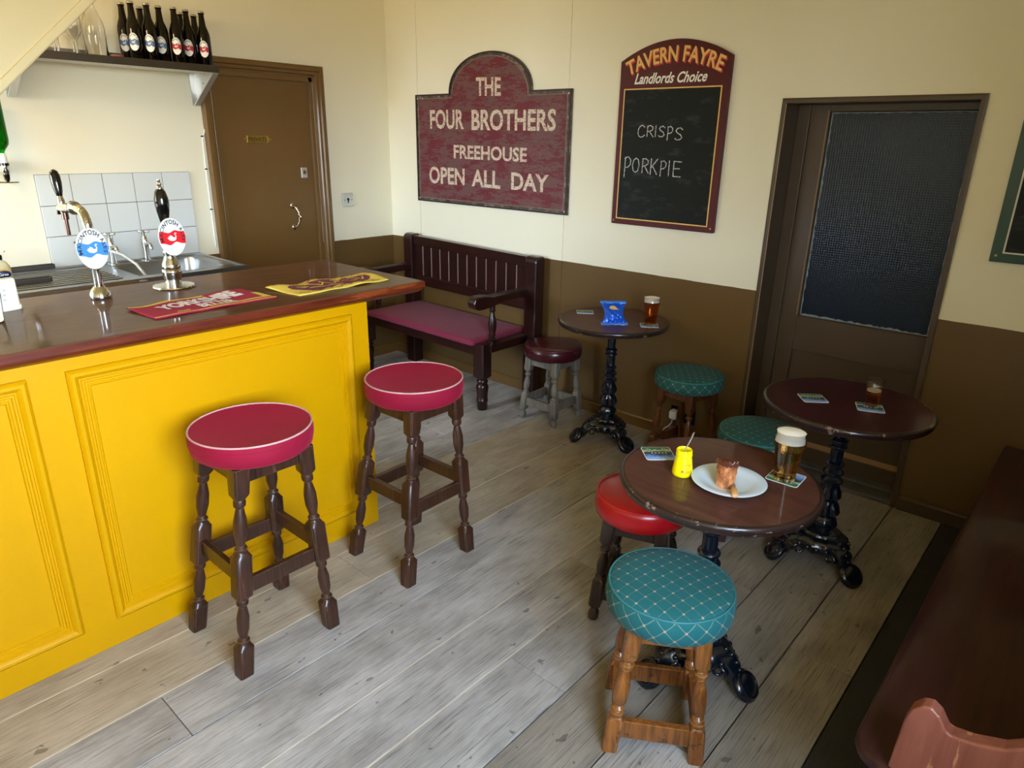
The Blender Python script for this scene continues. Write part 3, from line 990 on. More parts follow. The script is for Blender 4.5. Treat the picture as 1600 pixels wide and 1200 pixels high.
# oval pump badge -----------------------------------------------------------
def badge(parent, c, band_mat, a=.050, b=.070, tilt=0.06, words=('PALE', 'ALE')):
    """oval facing +x at local centre c"""
    def fn(u, v, d=0.0):             # u right (+y), v up
        return (c[0] + d - v * tilt, c[1] + u, c[2] + v)
    N_ = 48
    ov = [(a * math.cos(2 * PI * i / N_), b * math.sin(2 * PI * i / N_)) for i in range(N_)]
    m = MB().loft([[fn(u * s, v * s, d) for u, v in ov] for s, d in ((.985, 0), (1, .001), (1, .005), (.97, .0062))])
    o = m.build('badge', M['label_white'], parent, 30)
    f1 = .0072
    m = MB()
    n = 30
    vs = []
    for i in range(n + 1):
        u = -1 + 2 * i / n
        wv = .0045 * math.sin(u * 5.0) + .0015 * math.sin(u * 9)
        for v in (-.024 + wv, .020 + wv * .8):
            vm = b * .985 * math.sqrt(max(0, 1 - u * u))
            vs.append(fn(a * .985 * u, max(-vm, min(vm, v)), f1))
    m.add(vs, [(2 * i, 2 * i + 2, 2 * i + 3, 2 * i + 1) for i in range(n)])
    m.build('colour_band', band_mat, o, recalc=False)
    m = MB()
    def arc(t0, t1, r0, r1):
        def q(u, v):
            t = t0 + (t1 - t0) * u
            r = r0 + (r1 - r0) * v
            return fn(a * r * math.cos(t), b * r * math.sin(t), f1 + .0006)
        return q
    text(m, 'MACINTOSH ALES', arc(PI * 1.10, -PI * .10, .68, .92), bold=.022, space=1.1)
    m.build('lettering', M['ink'], o, recalc=False)
    for wd_, q0 in ((words[0], -.044), (words[1], -.056)):
        text(MB(), wd_, lambda u, v: fn(-.012 + .024 * u, q0 + .007 * v, f1 + .0004)).build('small_lettering', M['faint_ink'], o, recalc=False)
    # swan: body, neck and beak
    m = MB()
    body = [(-.020, -.001), (-.012, -.011), (.0, -.014), (.010, -.011), (.014, -.004), (.010, .001), (.004, -.001), (-.002, .006), (-.010, .009), (-.008, .003), (-.016, .005), (-.013, .0)]
    body = [(u, v - .001) for u, v in body]
    m.add([fn(u, v, f1 + .0008) for u, v in body], [tuple(range(len(body)))])
    nk = [(.010, -.004), (.0135, .001), (.012, .006), (.0095, .010), (.010, .0135), (.013, .0145), (.016, .012)]
    for i in range(len(nk) - 1):
        (u0, v0), (u1, v1) = nk[i], nk[i + 1]
        L_n = math.hypot(u1 - u0, v1 - v0); ex, ey = -(v1 - v0) / L_n * .0017, (u1 - u0) / L_n * .0017
        m.add([fn(u0 + ex, v0 + ey, f1 + .0008), fn(u0 - ex, v0 - ey, f1 + .0008), fn(u1 - ex, v1 - ey, f1 + .0008), fn(u1 + ex, v1 + ey, f1 + .0008)], [(0, 1, 2, 3)])
    m.build('swan', M['label_white'], o, recalc=False)
    return o

# beer tap (left) -----------------------------------------------------------
tp = thing('beer_tap', 'chrome swan-neck beer tap with black lever and blue oval badge', 'beer tap', (1.505, -2.56, 1.06), 0, 'beer taps')
MB().lathe([(.0, .0), (.034, .0), (.036, .004), (.036, .012), (.033, .024), (.026, .036), (.020, .042), (.018, .046), (0, .046)], 32).build('base_dome', M['chrome'], tp, 50)
arcp = [(0, 0, .04), (0, 0, .12), (0, 0, .20), (0, 0, .255)]
for k in range(1, 8):
    t = PI / 2 * k / 7
    arcp.append((-.06 * (1 - math.cos(t)), 0, .255 + .055 * math.sin(t)))
MB().tube(arcp + [(-.10, 0, .312)], [.0155] * 3 + [.0155] * 9, 18).build('neck', M['chrome'], tp, 60)
sp_ = MB().tube([(-.095, 0, .312), (-.105, 0, .312), (-.120, 0, .311), (-.16, 0, .308), (-.21, 0, .304), (-.26, 0, .302)], [.022, .025, .019, .017, .018, .013], 18).build('tap_body', M['chrome'], tp, 40)
MB().tube([(-.235, 0, .302), (-.238, 0, .328), (-.240, 0, .345)], [.011, .013, .009], 12).build('lever_collar', M['chrome'], tp, 50)
MB().tube([(-.240, 0, .342), (-.243, 0, .362), (-.248, 0, .39), (-.253, 0, .415), (-.256, 0, .430), (-.257, 0, .437)], [.009, .014, .0175, .0175, .013, .004], 18).build('lever_handle', M['black_plastic'], tp, 60)
MB().tube([(-.222, 0, .300), (-.222, 0, .283), (-.222, 0, .281), (-.222, 0, .262)], [.012, .012, .012, .012], 14).build('spout_collar', M['copper'], tp, 50)
MB().tube([(-.222, 0, .264), (-.222, 0, .205)], .0078, 14).build('spout', M['copper'], tp, 50)
MB().tube([(-.26, 0, .302), (-.285, .0, .298)], .0055, 10).build('side_valve', M['chrome'], tp, 50)
MB().tube([(-.285, .0, .300), (-.290, 0, .276)], [.004, .007], 10).build('valve_knob', M['black_plastic'], tp, 50)
MB().tube([(.010, 0, .185), (.045, -.010, .185)], .006, 10).build('badge_arm', M['chrome'], tp, 50)
badge(tp, (.045, -.014, .186), M['badge_blue'], words=('PALE', 'ALE'))

# hand pump -----------------------------------------------------------------
hp = thing('hand_pump', 'chrome hand pull pump with black handle and red oval badge', 'beer pump', (1.474, -2.286, 1.06), 0, 'beer taps')
MB().lathe([(.0, 0), (.074, 0), (.077, .003), (.075, .008), (.050, .012), (.030, .016), (0, .016)], 40).build('base_plate', M['chrome'], hp, 40)
MB().lathe([(.029, .014), (.031, .03), (.034, .045), (.036, .06), (.035, .068), (.032, .072), (.034, .078), (.031, .092), (.024, .108), (.020, .122), (.022, .130), (.023, .138), (.019, .145), (.0, .146)], 32).build('pump_body', M['chrome'], hp, 50)
MB().lathe([(.015, .14), (.016, .20), (.014, .26), (0, .262)], 20).build('pump_rod', M['black_plastic'], hp, 50)
MB().lathe([(.009, .235), (.014, .245), (.022, .285), (.026, .315), (.025, .335), (.019, .362), (.011, .372), (0, .374)], 28).build('handle', M['black_plastic'], hp, 60)
MB().lathe([(.011, .372), (.011, .378), (.006, .382), (.009, .387), (.009, .392), (.004, .396), (.007, .400), (.006, .405), (0, .407)], 20).build('finial', M['chrome'], hp, 60)
MB().tube([(.010, 0, .19), (.044, .0, .19)], .006, 10).build('badge_arm', M['chrome'], hp, 50)
badge(hp, (.045, .000, .198), M['badge_red'], words=('BEST', 'BITTER'))

# white card-reader style box and tumbler at the left edge ---------------------
wb_ = thing('dispenser_box', 'white upright plastic box on a rounded base at the left end of the counter', 'box', (1.478, -2.835, 1.06), .25)
def rrect(w_, d_, r, n=5):
    pts = []
    for cx, cy, a0 in ((w_ / 2 - r, d_ / 2 - r, 0), (-w_ / 2 + r, d_ / 2 - r, PI / 2), (-w_ / 2 + r, -d_ / 2 + r, PI), (w_ / 2 - r, -d_ / 2 + r, 1.5 * PI)):
        for k in range(n + 1):
            q = a0 + PI / 2 * k / n
            pts.append((cx + r * math.cos(q), cy + r * math.sin(q)))
    return pts
MB().loft([[(x * s, y * s, z) for x, y in rrect(.045, .072, .016)] for s, z in ((.96, 0), (1.02, .002), (1.02, .012), (.98, .015))]).build('base', M['cream_plastic'], wb_, 40)
MB().loft([[(x * s, y * s, z) for x, y in rrect(.036, .064, .010)] for s, z in ((.94, .015), (.94, .017), (1, .018), (1, .098), (.9, .104))]).build('body', M['cream_plastic'], wb_, 40)
m = MB()
for k in range(3):
    m.box(.0182, .0188, -.02 + .002 * k, -.011 + .002 * k, .035 + .016 * k, .040 + .016 * k)
m.build('small_marks', M['faint_ink'], wb_)
tg = thing('tumbler', 'clear glass tumbler cut off by the left frame edge on the counter', 'glass', (1.62, -2.915, 1.06))
MB().lathe([(.0, 0), (.030, 0), (.032, .003), (.038, .085), (.036, .085), (.030, .010), (0, .008)], 32).build('glass_body', M['glass'], tg, 50)

# ================================================================== LEFT WALL FITTINGS
ts = thing('tile_splashback', 'white square tiled splashback with dark joints behind the sink', 'tiles', (0, -1.905, 1.18))
Y0, Z0, TS = -2.300, .947, .1576
MB().box(0.0, .005, Y0 + 1.905, Y0 + 5 * TS + 1.905, Z0 - 1.18, Z0 + 3 * TS - 1.18).build('grout_bed', M['grout'], ts)
tm = None
for i in range(5):
    for j in range(3):
        if tm is None:
            tm = MB().box(.004, .010, .0016, TS - .0016, .0016, TS - .0016).build('tile', M['tile'], ts, bevel=.0015)
            o = tm
        else:
            o = tm.copy(); COL.objects.link(o); o.parent = ts
        o.location = (0, Y0 + i * TS + 1.905, Z0 + j * TS - 1.18)

sk = thing('sink_unit', 'stainless steel sink and ridged drainer behind the bar counter', 'sink', (0, -1.52, .0))
SZ = .945
def S(y):
    return y + 1.52
MB().box(.004, .022, S(-3.3), S(-1.52), SZ - .05, SZ + .004).build('upstand', M['steel'], sk, bevel=.003)
bx0, bx1, by0, by1 = .10, .52, -2.06, -1.60
m = MB()
m.box(.02, bx0, S(-3.3), 0, SZ - .02, SZ - .004).box(bx1, .62, S(-3.3), 0, SZ - .02, SZ - .004).box(bx0, bx1, S(by1), 0, SZ - .02, SZ - .004).box(bx0, bx1, S(-3.3), S(by0), SZ - .02, SZ - .004)
m.build('sink_deck', M['steel'], sk)
rr = rrect(bx1 - bx0, by1 - by0, .06, 6)
cxx, cyy = (bx0 + bx1) / 2, S((by0 + by1) / 2)
MB().loft([[(cxx + x * s, cyy + y * s, z) for x, y in rr] for s, z in ((1.03, SZ - .003), (1.0, SZ - .003), (.985, SZ - .012), (.96, SZ - .15), (.90, SZ - .165))], cap=False).add([(cxx + x * .9, cyy + y * .9, SZ - .165) for x, y in rr], [tuple(range(len(rr)))]).build('bowl', M['steel'], sk, 35)
MB().frame(.024, .618, S(-3.3), 0, [(0, 0), (.0, .006), (.012, .008), (.02, .006), (.02, 0)], lambda u, v, h: (u, v, SZ - .004 + h)).build('raised_rim', M['steel'], sk)
for k in range(9):
    xx = .12 + .048 * k
    MB().box(xx, xx + .016, S(-2.95), S(-2.14), SZ - .004, SZ + .001).build('drainer_ridge', M['steel'], sk, bevel=.003)
MB().box(.03, .58, S(-3.25), S(-1.55), 0, SZ - .2).build('cabinet', M['steel_dark'], sk)
for (lab, xa, ya, yb, zz) in (('dark metal rail lying along the tiles at the back of the drainer', .03, -2.75, -2.30, .0), ('grey metal rail lying across the drainer nearer the counter', .40, -2.80, -2.42, .0)):
    t_ = thing('metal_rail', lab, 'rail', (xa, (ya + yb) / 2, SZ + .005), 0, 'metal rails on the drainer')
    hl = (yb - ya) / 2
    MB().prism([(-.02, 0), (.02, 0), (.02, .018), (.016, .018), (.016, .004), (-.016, .004), (-.016, .022), (-.02, .022)], 'Y', -hl, hl).build('channel', M['steel_dark'], t_)
    MB().box(-.02, .02, hl - .003, hl, 0, .022).build('end_cap', M['gap'], t_)

def pillar_tap(y, label):
    t_ = thing('pillar_tap', label, 'tap', (.062, y, SZ - .004), 0, 'sink pillar taps')
    MB().lathe([(0, 0), (.024, 0), (.024, .004), (.017, .008), (.016, .03), (.0145, .07), (.018, .098), (.019, .104), (0, .105)], 24).build('pillar', M['chrome'], t_, 40)
    MB().lathe([(.0165, .104), (.0165, .108), (.013, .118), (.0125, .138), (.009, .142), (.005, .144), (.005, .158), (0, .158)], 24).build('headgear', M['chrome'], t_, 40)
    MB().tube([(0, 0, .085), (.018, 0, .096), (.045, 0, .102), (.068, 0, .098), (.074, 0, .088), (.075, 0, .070)], [.012, .012, .0105, .0105, .011, .010], 14).build('spout', M['chrome'], t_, 60)
    h = MB()
    for k in range(4):
        q = PI / 4 + k * PI / 2
        h.tube([(0, 0, .163), (.018 * math.cos(q), .018 * math.sin(q), .164), (.030 * math.cos(q), .030 * math.sin(q), .165), (.034 * math.cos(q), .034 * math.sin(q), .165)], [.006, .005, .0065, .002], 10)
    h.lathe([(0, .156), (.008, .157), (.009, .165), (.006, .172), (0, .173)], 16)
    h.build('cross_handle', M['chrome'], t_, 60)
    return t_
pillar_tap(-2.018, 'chrome cross-head sink tap nearer the blue badge')
pillar_tap(-1.838, 'chrome cross-head sink tap nearer the red badge')
bt = thing('wall_tap', 'small brass and chrome bib tap half hidden behind the blue badge', 'tap', (.011, -2.165, 1.00))
MB().tube([(0, 0, .03), (.05, 0, .03), (.07, 0, .025), (.078, 0, .005), (.08, 0, -.02)], [.012, .012, .012, .011, .010], 14).build('spout', M['brass'], bt, 60)
MB().lathe([(.014, .03), (.010, .045), (.006, .06), (.006, .075), (0, .076)], 16, (.03, 0, 0)).build('stem', M['chrome'], bt, 50)
MB().tube([(.03, -.025, .072), (.03, .025, .072)], .006, 10).build('tee_handle', M['chrome'], bt, 60)
hs = MB().tube([(.09, -2.10, 1.02), (.14, -2.06, 1.03), (.22, -2.02, 1.01), (.29, -1.985, .965), (.34, -1.96, .90), (.36, -1.95, .83), (.37, -1.94, .79)], .008, 12).build('drain_hose', plain('clear_grey_hose', (176, 176, 168), .3), None, 60)
tag(hs, 'grey plastic hose curling down into the steel sink bowl', 'hose')
# soap bottle
sb = thing('soap_bottle', 'clear pump soap bottle with blue oval label on the drainer', 'soap', (.36, -2.60, SZ + .0025))
MB().loft([[(x * s, y * s, z) for x, y in rrect(.045, .075, .02)] for s, z in ((.9, 0), (1, .006), (1.04, .05), (.98, .085), (.7, .105), (.36, .115), (.34, .120))]).build('bottle', plain('cloudy_soap_plastic', (200, 194, 160), .15), sb, 50)
MB().lathe([(.014, .118), (.015, .135), (.012, .140), (0, .140)], 20).build('collar', M['black_plastic'], sb, 40)
MB().lathe([(.004, .14), (.004, .155), (.012, .157), (.012, .166), (0, .168)], 16).tube([(0, 0, .162), (.02, .012, .163), (.034, .02, .158)], .005, 8).build('pump_head', plain('clear_pump_plastic', (206, 204, 186), .2), sb, 50)
lb = MB().loft([[(.0235 + d, .03 * math.cos(2 * PI * i / 28) * s, .052 + .018 * math.sin(2 * PI * i / 28) * s) for i in range(28)] for s, d in ((1, -.004), (1, .0), (.94, .0005))]).build('label', plain('navy_label', (22, 34, 84), .3), sb, 40)
text(MB(), 'Carex', lambda u, v: (.0246, -.020 + .04 * u, .046 + .013 * v), bold=.02).build('lettering', M['white_paint'], lb, recalc=False)
MB().box(.0225, .0238, -.030, .030, .070, .076).build('yellow_stripe', plain('gold_stripe', (226, 170, 40), .4), sb)

# shelf ---------------------------------------------------------------------
sh = thing('wall_shelf', 'stainless steel wall shelf holding bottles above the sink', 'shelf', (0, -1.40, 1.95))
SHZ = 1.972
MB().box(0, .30, -1.30, .0, .014, .022).build('shelf_board', M['steel'], sh)
MB().box(.296, .302, -1.30, .0, -.004, .032).build('front_lip', M['steel_dark'], sh, bevel=.002)
MB().box(0, .004, -1.30, 0, .014, .075).build('back_lip', M['steel'], sh)
MB().box(.02, .29, -1.30, .0, .004, .0135).build('underside_panel', M['white_plastic'], sh)
for yy in (-.016, -.925):
    b_ = MB().prism([(.0, .013), (.290, .013), (.290, -.006), (.03, -.165), (0, -.165)], 'Y', yy + .012, yy + .015)
    b_.prism([(.0, -.165), (.006, -.165), (.006, .013), (0, .013)], 'Y', yy - .018, yy + .015)
    b_.prism([(.014, -.166), (.03, -.166), (.290, -.008), (.290, .0)], 'Y', yy - .018, yy + .015)
    b_ = b_.build('bracket', M['alu'], sh)
    MB().lathe([(0, 0), (.004, 0), (.003, .002), (0, .002)], 10).map(lambda x, y, z: (.10 + x, yy + .0119 - z, -.05 + y)).build('screw', M['steel_dark'], b_)

def beer_bottle(label, x, y, colour, face, group='beer bottles on the shelf'):
    t_ = thing('beer_bottle', label, 'bottle', (x, y, SHZ + .001), 0, group)
    MB().lathe([(0, 0), (.030, 0), (.0335, .003), (.0335, .150), (.032, .166), (.0255, .188), (.0185, .206), (.0152, .238), (.014, .261), (.0162, .263), (.0162, .272), (.0136, .274), (0, .274)], 28).build('bottle_glass', M['bottle'], t_, 50)
    MB().lathe([(.0172, .268), (.0172, .273), (.0146, .2778), (0, .2785)], 20).build('crown_cap', M['foil'], t_, 40)
    if colour:
        R = .0340
        def fn(u, v, d=0.0):
            q = face + u / R
            return ((R + d) * math.cos(q), (R + d) * math.sin(q), .090 + v)
        def oval(a, b, v0, v1, d, n=16):
            vs = []
            for i in range(n + 1):
                u = -1 + 2 * i / n
                vm = b * math.sqrt(max(0, 1 - u * u))
                wv = .003 * math.sin(u * 6) if abs(v0) < b else 0
                for v in (v0 + wv, v1 + wv):
                    vs.append(fn(a * u, max(-vm, min(vm, v)), d))
            return MB().add(vs, [(2 * i, 2 * i + 2, 2 * i + 3, 2 * i + 1) for i in range(n)])
        lab = oval(.0250, .041, -1, 1, .0002).build('label', M['label_white'], t_, recalc=False)
        oval(.0247, .041, -.014, .011, .0005).build('colour_band', M['label_blue'] if colour == 'b' else M['label_red'], lab, recalc=False)
        m = MB()
        def arc(u, v):
            t = PI * 1.02 - PI * 1.04 * u
            r = .72 + .2 * v
            return fn(.0250 * r * math.cos(t), .041 * r * math.sin(t), .0007)
        text(m, 'MACINTOSH ALES', arc, bold=.02)
        m.build('lettering', M['ink'], lab, recalc=False)
        m = MB()
        sw = [(-.008, .0), (-.004, -.006), (.004, -.006), (.007, -.001), (.002, -.002), (-.003, .003)]
        m.add([fn(u, v, .0008) for u, v in sw], [tuple(range(6))])
        m.add([fn(u, v, .0008) for u, v in [(.004, -.003), (.006, -.003), (.006, .006), (.009, .006), (.009, .008), (.004, .008)]], [tuple(range(6))])
        m.build('swan', M['label_white'], lab, recalc=False)
    return t_
FACE = -.62
bl = [(.222, -1.428, 'r', 'dark beer bottle with red label at the right end of the shelf'),
      (.205, -1.504, 'r', 'dark beer bottle with red label, second from the right end'),
      (.225, -1.577, 'r', 'dark beer bottle with red label next to the blue ones'),
      (.200, -1.643, 'b', 'dark beer bottle with blue label next to the red ones'),
      (.225, -1.713, 'b', 'dark beer bottle with blue label in the middle of the blue three'),
      (.215, -1.786, 'b', 'dark beer bottle with fully shown blue label furthest left'),
      (.135, -1.800, 'b', 'dark beer bottle at the left end whose blue label is half hidden')]
for x, y, c, lab in bl:
    beer_bottle(lab, x, y, c, FACE)
for x, y, lab in [(.085, -1.405, 'dark beer bottle in the back row behind the two rightmost red labels'),
                  (.085, -1.482, 'dark beer bottle in the back row behind the red label beside the blue ones'),
                  (.085, -1.690, 'dark beer bottle in the back row between the two leftmost front bottles')]:
    beer_bottle(lab, x, y, None, FACE)
def clear_bottle(nm, label, x, y, prof, cat='bottle'):
    t_ = thing(nm, label, cat, (x, y, SHZ + .001), 0, 'clear glassware on the shelf')
    inner = [(max(0, r - .002), z if k not in (0, 1) else .004) for k, (r, z) in enumerate(prof)]
    MB().lathe(prof + [(r, z) for r, z in reversed(inner)], 28, cap=False).build('glass_body', M['glass'], t_, 50)
    return t_
BIG = [(0, 0), (.046, 0), (.049, .004), (.049, .14), (.045, .165), (.026, .21), (.017, .235), (.016, .28), (.018, .29)]
STEM = [(0, 0), (.032, .001), (.030, .004), (.006, .010), (.005, .070), (.012, .082), (.032, .11), (.035, .15), (.032, .185)]
clear_bottle('glass_bottle', 'tall clear glass bottle standing right of the stemmed glasses on the shelf', .20, -1.97, BIG)
for k, (x, y, lab) in enumerate([(.22, -2.065, 'stemmed wine glass nearest the tall clear bottle'), (.12, -2.045, 'stemmed wine glass in the back, behind the one nearest the clear bottle'), (.22, -2.145, 'stemmed wine glass just clear of the sloping bulkhead'), (.12, -2.13, 'stemmed wine glass half hidden at the sloping bulkhead')]):
    clear_bottle('wine_glass', lab, x, y, STEM, 'glass')
sm = thing('clay_dish', 'small terracotta dish lying on the shelf between glass and beer bottles', 'dish', (.27, -1.905, SHZ + .001))
MB().lathe([(0, 0), (.02, 0), (.026, .006), (.030, .018), (.027, .018), (.022, .007), (0, .005)], 24).build('dish_bowl', plain('terracotta', (150, 82, 58), .7), sm, 50)

# spirit optic with green bottle ------------------------------------------------
sp = thing('spirit_optic', 'upturned bottle of bright green liqueur on a chrome wall optic', 'bottle', (.09, -2.435, 1.385))
MB().lathe([(0, .395), (.036, .39), (.040, .38), (.040, .20), (.036, .18), (.018, .155), (.0125, .145), (.0125, .115), (0, .115)], 28).build('bottle', M['green_glass'], sp, 50)
MB().lathe([(0, .388), (.0372, .386), (.0372, .21), (.033, .187), (.016, .16), (0, .158)], 28).build('liqueur', plain('green_spirit', (12, 150, 34), .1), sp, 50)
MB().lathe([(.017, .095), (.017, .125), (.014, .14), (0, .14)], 20).build('bottle_collar', M['white_plastic'], sp, 40)
MB().lathe([(.021, .083), (.021, .096), (0, .096)], 20).build('optic_cap', M['black_plastic'], sp, 40)
MB().lathe([(.014, .045), (.016, .05), (.016, .083), (0, .083)], 20).build('measure_chamber', M['chrome'], sp, 40)
MB().lathe([(.006, .008), (.012, .02), (.014, .045), (0, .046)], 20).build('optic_valve', M['black_plastic'], sp, 40)
MB().tube([(0, -.035, .006), (0, .045, .004)], [.004, .003], 8).build('push_bar', M['chrome'], sp, 50)
MB().box(-.088, -.02, -.012, .012, .05, .11).build('wall_bracket', M['chrome'], sp, bevel=.002)

# cable down the door casing with its clips -------------------------------------
cb = MB().tube([(.006, -1.372, 1.79), (.010, -1.368, 1.74), (.008, -1.374, 1.68), (.005, -1.402, 1.60), (.004, -1.404, 1.43), (.004, -1.404, 1.2), (.004, -1.402, .97)], .0032, 8).build('cable', M['white_plastic'], None, 60)
tag(cb, 'thin white cable running down beside the brown door casing', 'cable')
for k, (zz, lab) in enumerate(((1.617, 'small dark cable clip, uppermost beside the brown door'), (1.432, 'small dark cable clip in the middle beside the brown door'), (1.197, 'small dark cable clip, lowest beside the brown door'))):
    t_ = thing('cable_clip', lab, 'clip', (0.0, -1.404, zz), 0, 'cable clips')
    MB().box(0, .008, -.005, .005, -.004, .004).build('clip_body', M['gap'], t_, bevel=.001)
    MB().lathe([(0, 0), (.003, 0), (.002, .006), (0, .006)], 8).map(lambda x, y, z: (.008 + z, x + .007, y)).build('nail', M['steel_dark'], t_)

# key switch ----------------------------------------------------------------
ks = thing('key_switch', 'square metal key switch plate on the cream wall right of the brown door', 'switch', (0, -.403, 1.205))
MB().box(0, .012, -.043, .043, -.046, .046).build('plate', M['alu'], ks, bevel=.003)
MB().lathe([(0, .0), (.010, 0), (.010, .002), (0, .002)], 16).map(lambda x, y, z: (.0115 + z, x, y + .004)).box(.0118, .0135, -.004, .004, -.022, .0).build('keyhole', M['ink'], ks)
for yy in (-.03, .03):
    MB().lathe([(0, 0), (.004, 0), (.003, .0015), (0, .0015)], 10).map(lambda x, y, z: (.012 + z, x + yy, y)).build('screw', M['steel_dark'], ks)

# ================================================================== BACK WALL SIGNS
fs = thing('pub_sign', 'old worn red sign with domed top reading THE FOUR BROTHERS FREEHOUSE OPEN ALL DAY', 'sign', (1.0, 0, 1.205))
X0, X1, ZB, ZT = .327, 1.673, 1.204, 1.910
DX0, DX1, DZ_ = .661, 1.373, 2.143
def dome(inset):
    pts = [(X0 + inset, ZB + inset), (X1 - inset, ZB + inset), (X1 - inset, ZT - inset), (DX1 - inset * .9, ZT - inset)]
    n = 26
    for i in range(1, n):
        t = PI * i / n
        cx, rx, rz = (DX0 + DX1) / 2, (DX1 - DX0) / 2 - inset * .9, DZ_ - ZT
        pts.append((cx + rx * math.cos(t), (ZT - inset) + (rz) * (math.sin(t) ** .92)))
    pts += [(DX0 + inset * .9, ZT - inset), (X0 + inset, ZT - inset)]
    return pts
sh_ = lambda pts: [(x - 1.0, z - 1.205) for x, z in pts]
MB().prism(sh_(dome(0)), 'Y', -.018, -.001).build('sign_board', M['sign_border'], fs, bevel=.001)
MB().prism(sh_(dome(.030)), 'Y', -.0195, -.017).build('sign_face', M['sign_red'], fs)
o_, i_ = sh_(dome(0.001)), sh_(dome(.010))
m = MB().loft([[(a[0], -.018, a[1]) for a in o_], [(a[0], -.023, a[1]) for a in o_], [(a[0], -.023, a[1]) for a in i_], [(a[0], -.018, a[1]) for a in i_]], cap=False)
m.build('edge_strip', plain('dark_sign_edge', (52, 24, 26), .5, vary=.5, nscale=20), fs)
m = MB().loft([[(a[0], -.0181, a[1]) for a in sh_(dome(.024))], [(a[0], -.0205, a[1]) for a in sh_(dome(.026))], [(a[0], -.0205, a[1]) for a in sh_(dome(.029))], [(a[0], -.0181, a[1]) for a in sh_(dome(.031))]], cap=False)
m.build('scraped_line', plain('scraped_pale_line', (140, 124, 110), .6, vary=.6, nscale=40), fs)
def quadmap(x0, zb0, zt0, x1, zb1, zt1, y):
    """text box with its own left and right heights (brush lettering is not quite level)"""
    return lambda u, v: ((x0 + (x1 - x0) * u) - 1.0, y, (zb0 + (zb1 - zb0) * u) * (1 - v) + (zt0 + (zt1 - zt0) * u) * v - 1.205)
for wd_, q in (('THE', (.912, 1.889, 1.997, 1.127, 1.884, 1.990)), ('FOUR', (.472, 1.690, 1.812, .800, 1.688, 1.812)), ('BROTHERS', (.872, 1.682, 1.808, 1.568, 1.680, 1.803)),
               ('FREEHOUSE', (.702, 1.503, 1.592, 1.350, 1.499, 1.584)), ('OPEN', (.452, 1.330, 1.446, .805, 1.332, 1.442)), ('ALL', (.872, 1.332, 1.440, 1.130, 1.328, 1.438)), ('DAY', (1.225, 1.330, 1.436, 1.528, 1.328, 1.432))):
    text(MB(), wd_, quadmap(*q, -.0200), bold=.026).build('lettering', M['sign_letter'], fs, recalc=False)
for wd_, q in (('ALE', (1.362, 1.540, 1.605, 1.475, 1.540, 1.605)), ('IC', (.985, 2.035, 2.075, 1.08, 2.035, 2.075))):
    text(MB(), wd_, quadmap(*q, -.0199), bold=-.005).build('ghost_lettering', M['sign_ghost'], fs, recalc=False)
for (x, z) in ((.345, 1.885), (.345, 1.225), (1.655, 1.225), (1.655, 1.885), (1.0, 1.215), (.40, 1.885)):
    MB().lathe([(0, 0), (.006, 0), (.004, .003), (0, .003)], 10).map(lambda a, b, c: (a + x - 1.0, -.019 - c, b + z - 1.205)).build('nail_head', M['alu'], fs)

tf = thing('menu_board', 'maroon arched TAVERN FAYRE chalkboard listing crisps and pork pie', 'chalkboard', (2.315, 0, 1.19))
bx0, bx1, bz0, bz1, bzt = 2.004, 2.627, 1.190, 2.028, 2.117
arch = [(bx0, bz0), (bx1, bz0)]
for i in range(21):
    u = i / 20
    arch.append((bx1 + (bx0 - bx1) * u, bz1 + (bzt - bz1) * (1 - (2 * u - 1) ** 2)))
q_ = lambda x, z: (x - 2.315, z - 1.19)
MB().prism([q_(*p) for p in arch], 'Y', -.030, -.001).build('board', M['maroon_board'], tf, bevel=.003)
MB().prism([q_(*p) for p in [(2.038, 1.223), (2.590, 1.223), (2.590, 1.890), (2.038, 1.890)]], 'Y', -.0310, -.029).build('slate_panel', M['slate'], tf)
MB().frame(2.034 - 2.315, 2.594 - 2.315, 1.219 - 1.19, 1.894 - 1.19, [(0, 0), (0, .0018), (.006, .0018), (.006, 0)], lambda u, v, h: (u, -.030 - h, v)).build('gold_line', M['gold_paint'], tf)
def archtext(dx, dz, y, x0=2.055, x1=2.577):
    def fn(u, v):
        x = x0 + (x1 - x0) * u
        s = 1 - (2 * u - 1) ** 2
        zb = 1.955 + .058 * s
        hh = .066 + .008 * s
        lean = (.5 - u) * .05
        return (x + dx - lean * v * 1.0 - 2.315, y, zb + hh * v + dz - 1.19)
    return fn
text(MB(), 'TAVERN FAYRE', archtext(.006, -.007, -.0306), bold=.03, space=1.02).build('lettering_shadow', M['scarlet_paint'], tf, recalc=False)
text(MB(), 'TAVERN FAYRE', archtext(0, 0, -.0312), bold=.022, space=1.02).build('lettering', M['gold_paint'], tf, recalc=False)
m = MB()
text(m, 'Landlords', lambda u, v: (2.094 + .235 * u - 2.315, -.0308, 1.914 + .052 * v - 1.19), bold=.022, shear=.35)
text(m, 'Choice', lambda u, v: (2.345 + .165 * u - 2.315, -.0308, 1.914 + .052 * v - 1.19), bold=.022, shear=.35)
m.build('script_lettering', M['white_paint'], tf, recalc=False)
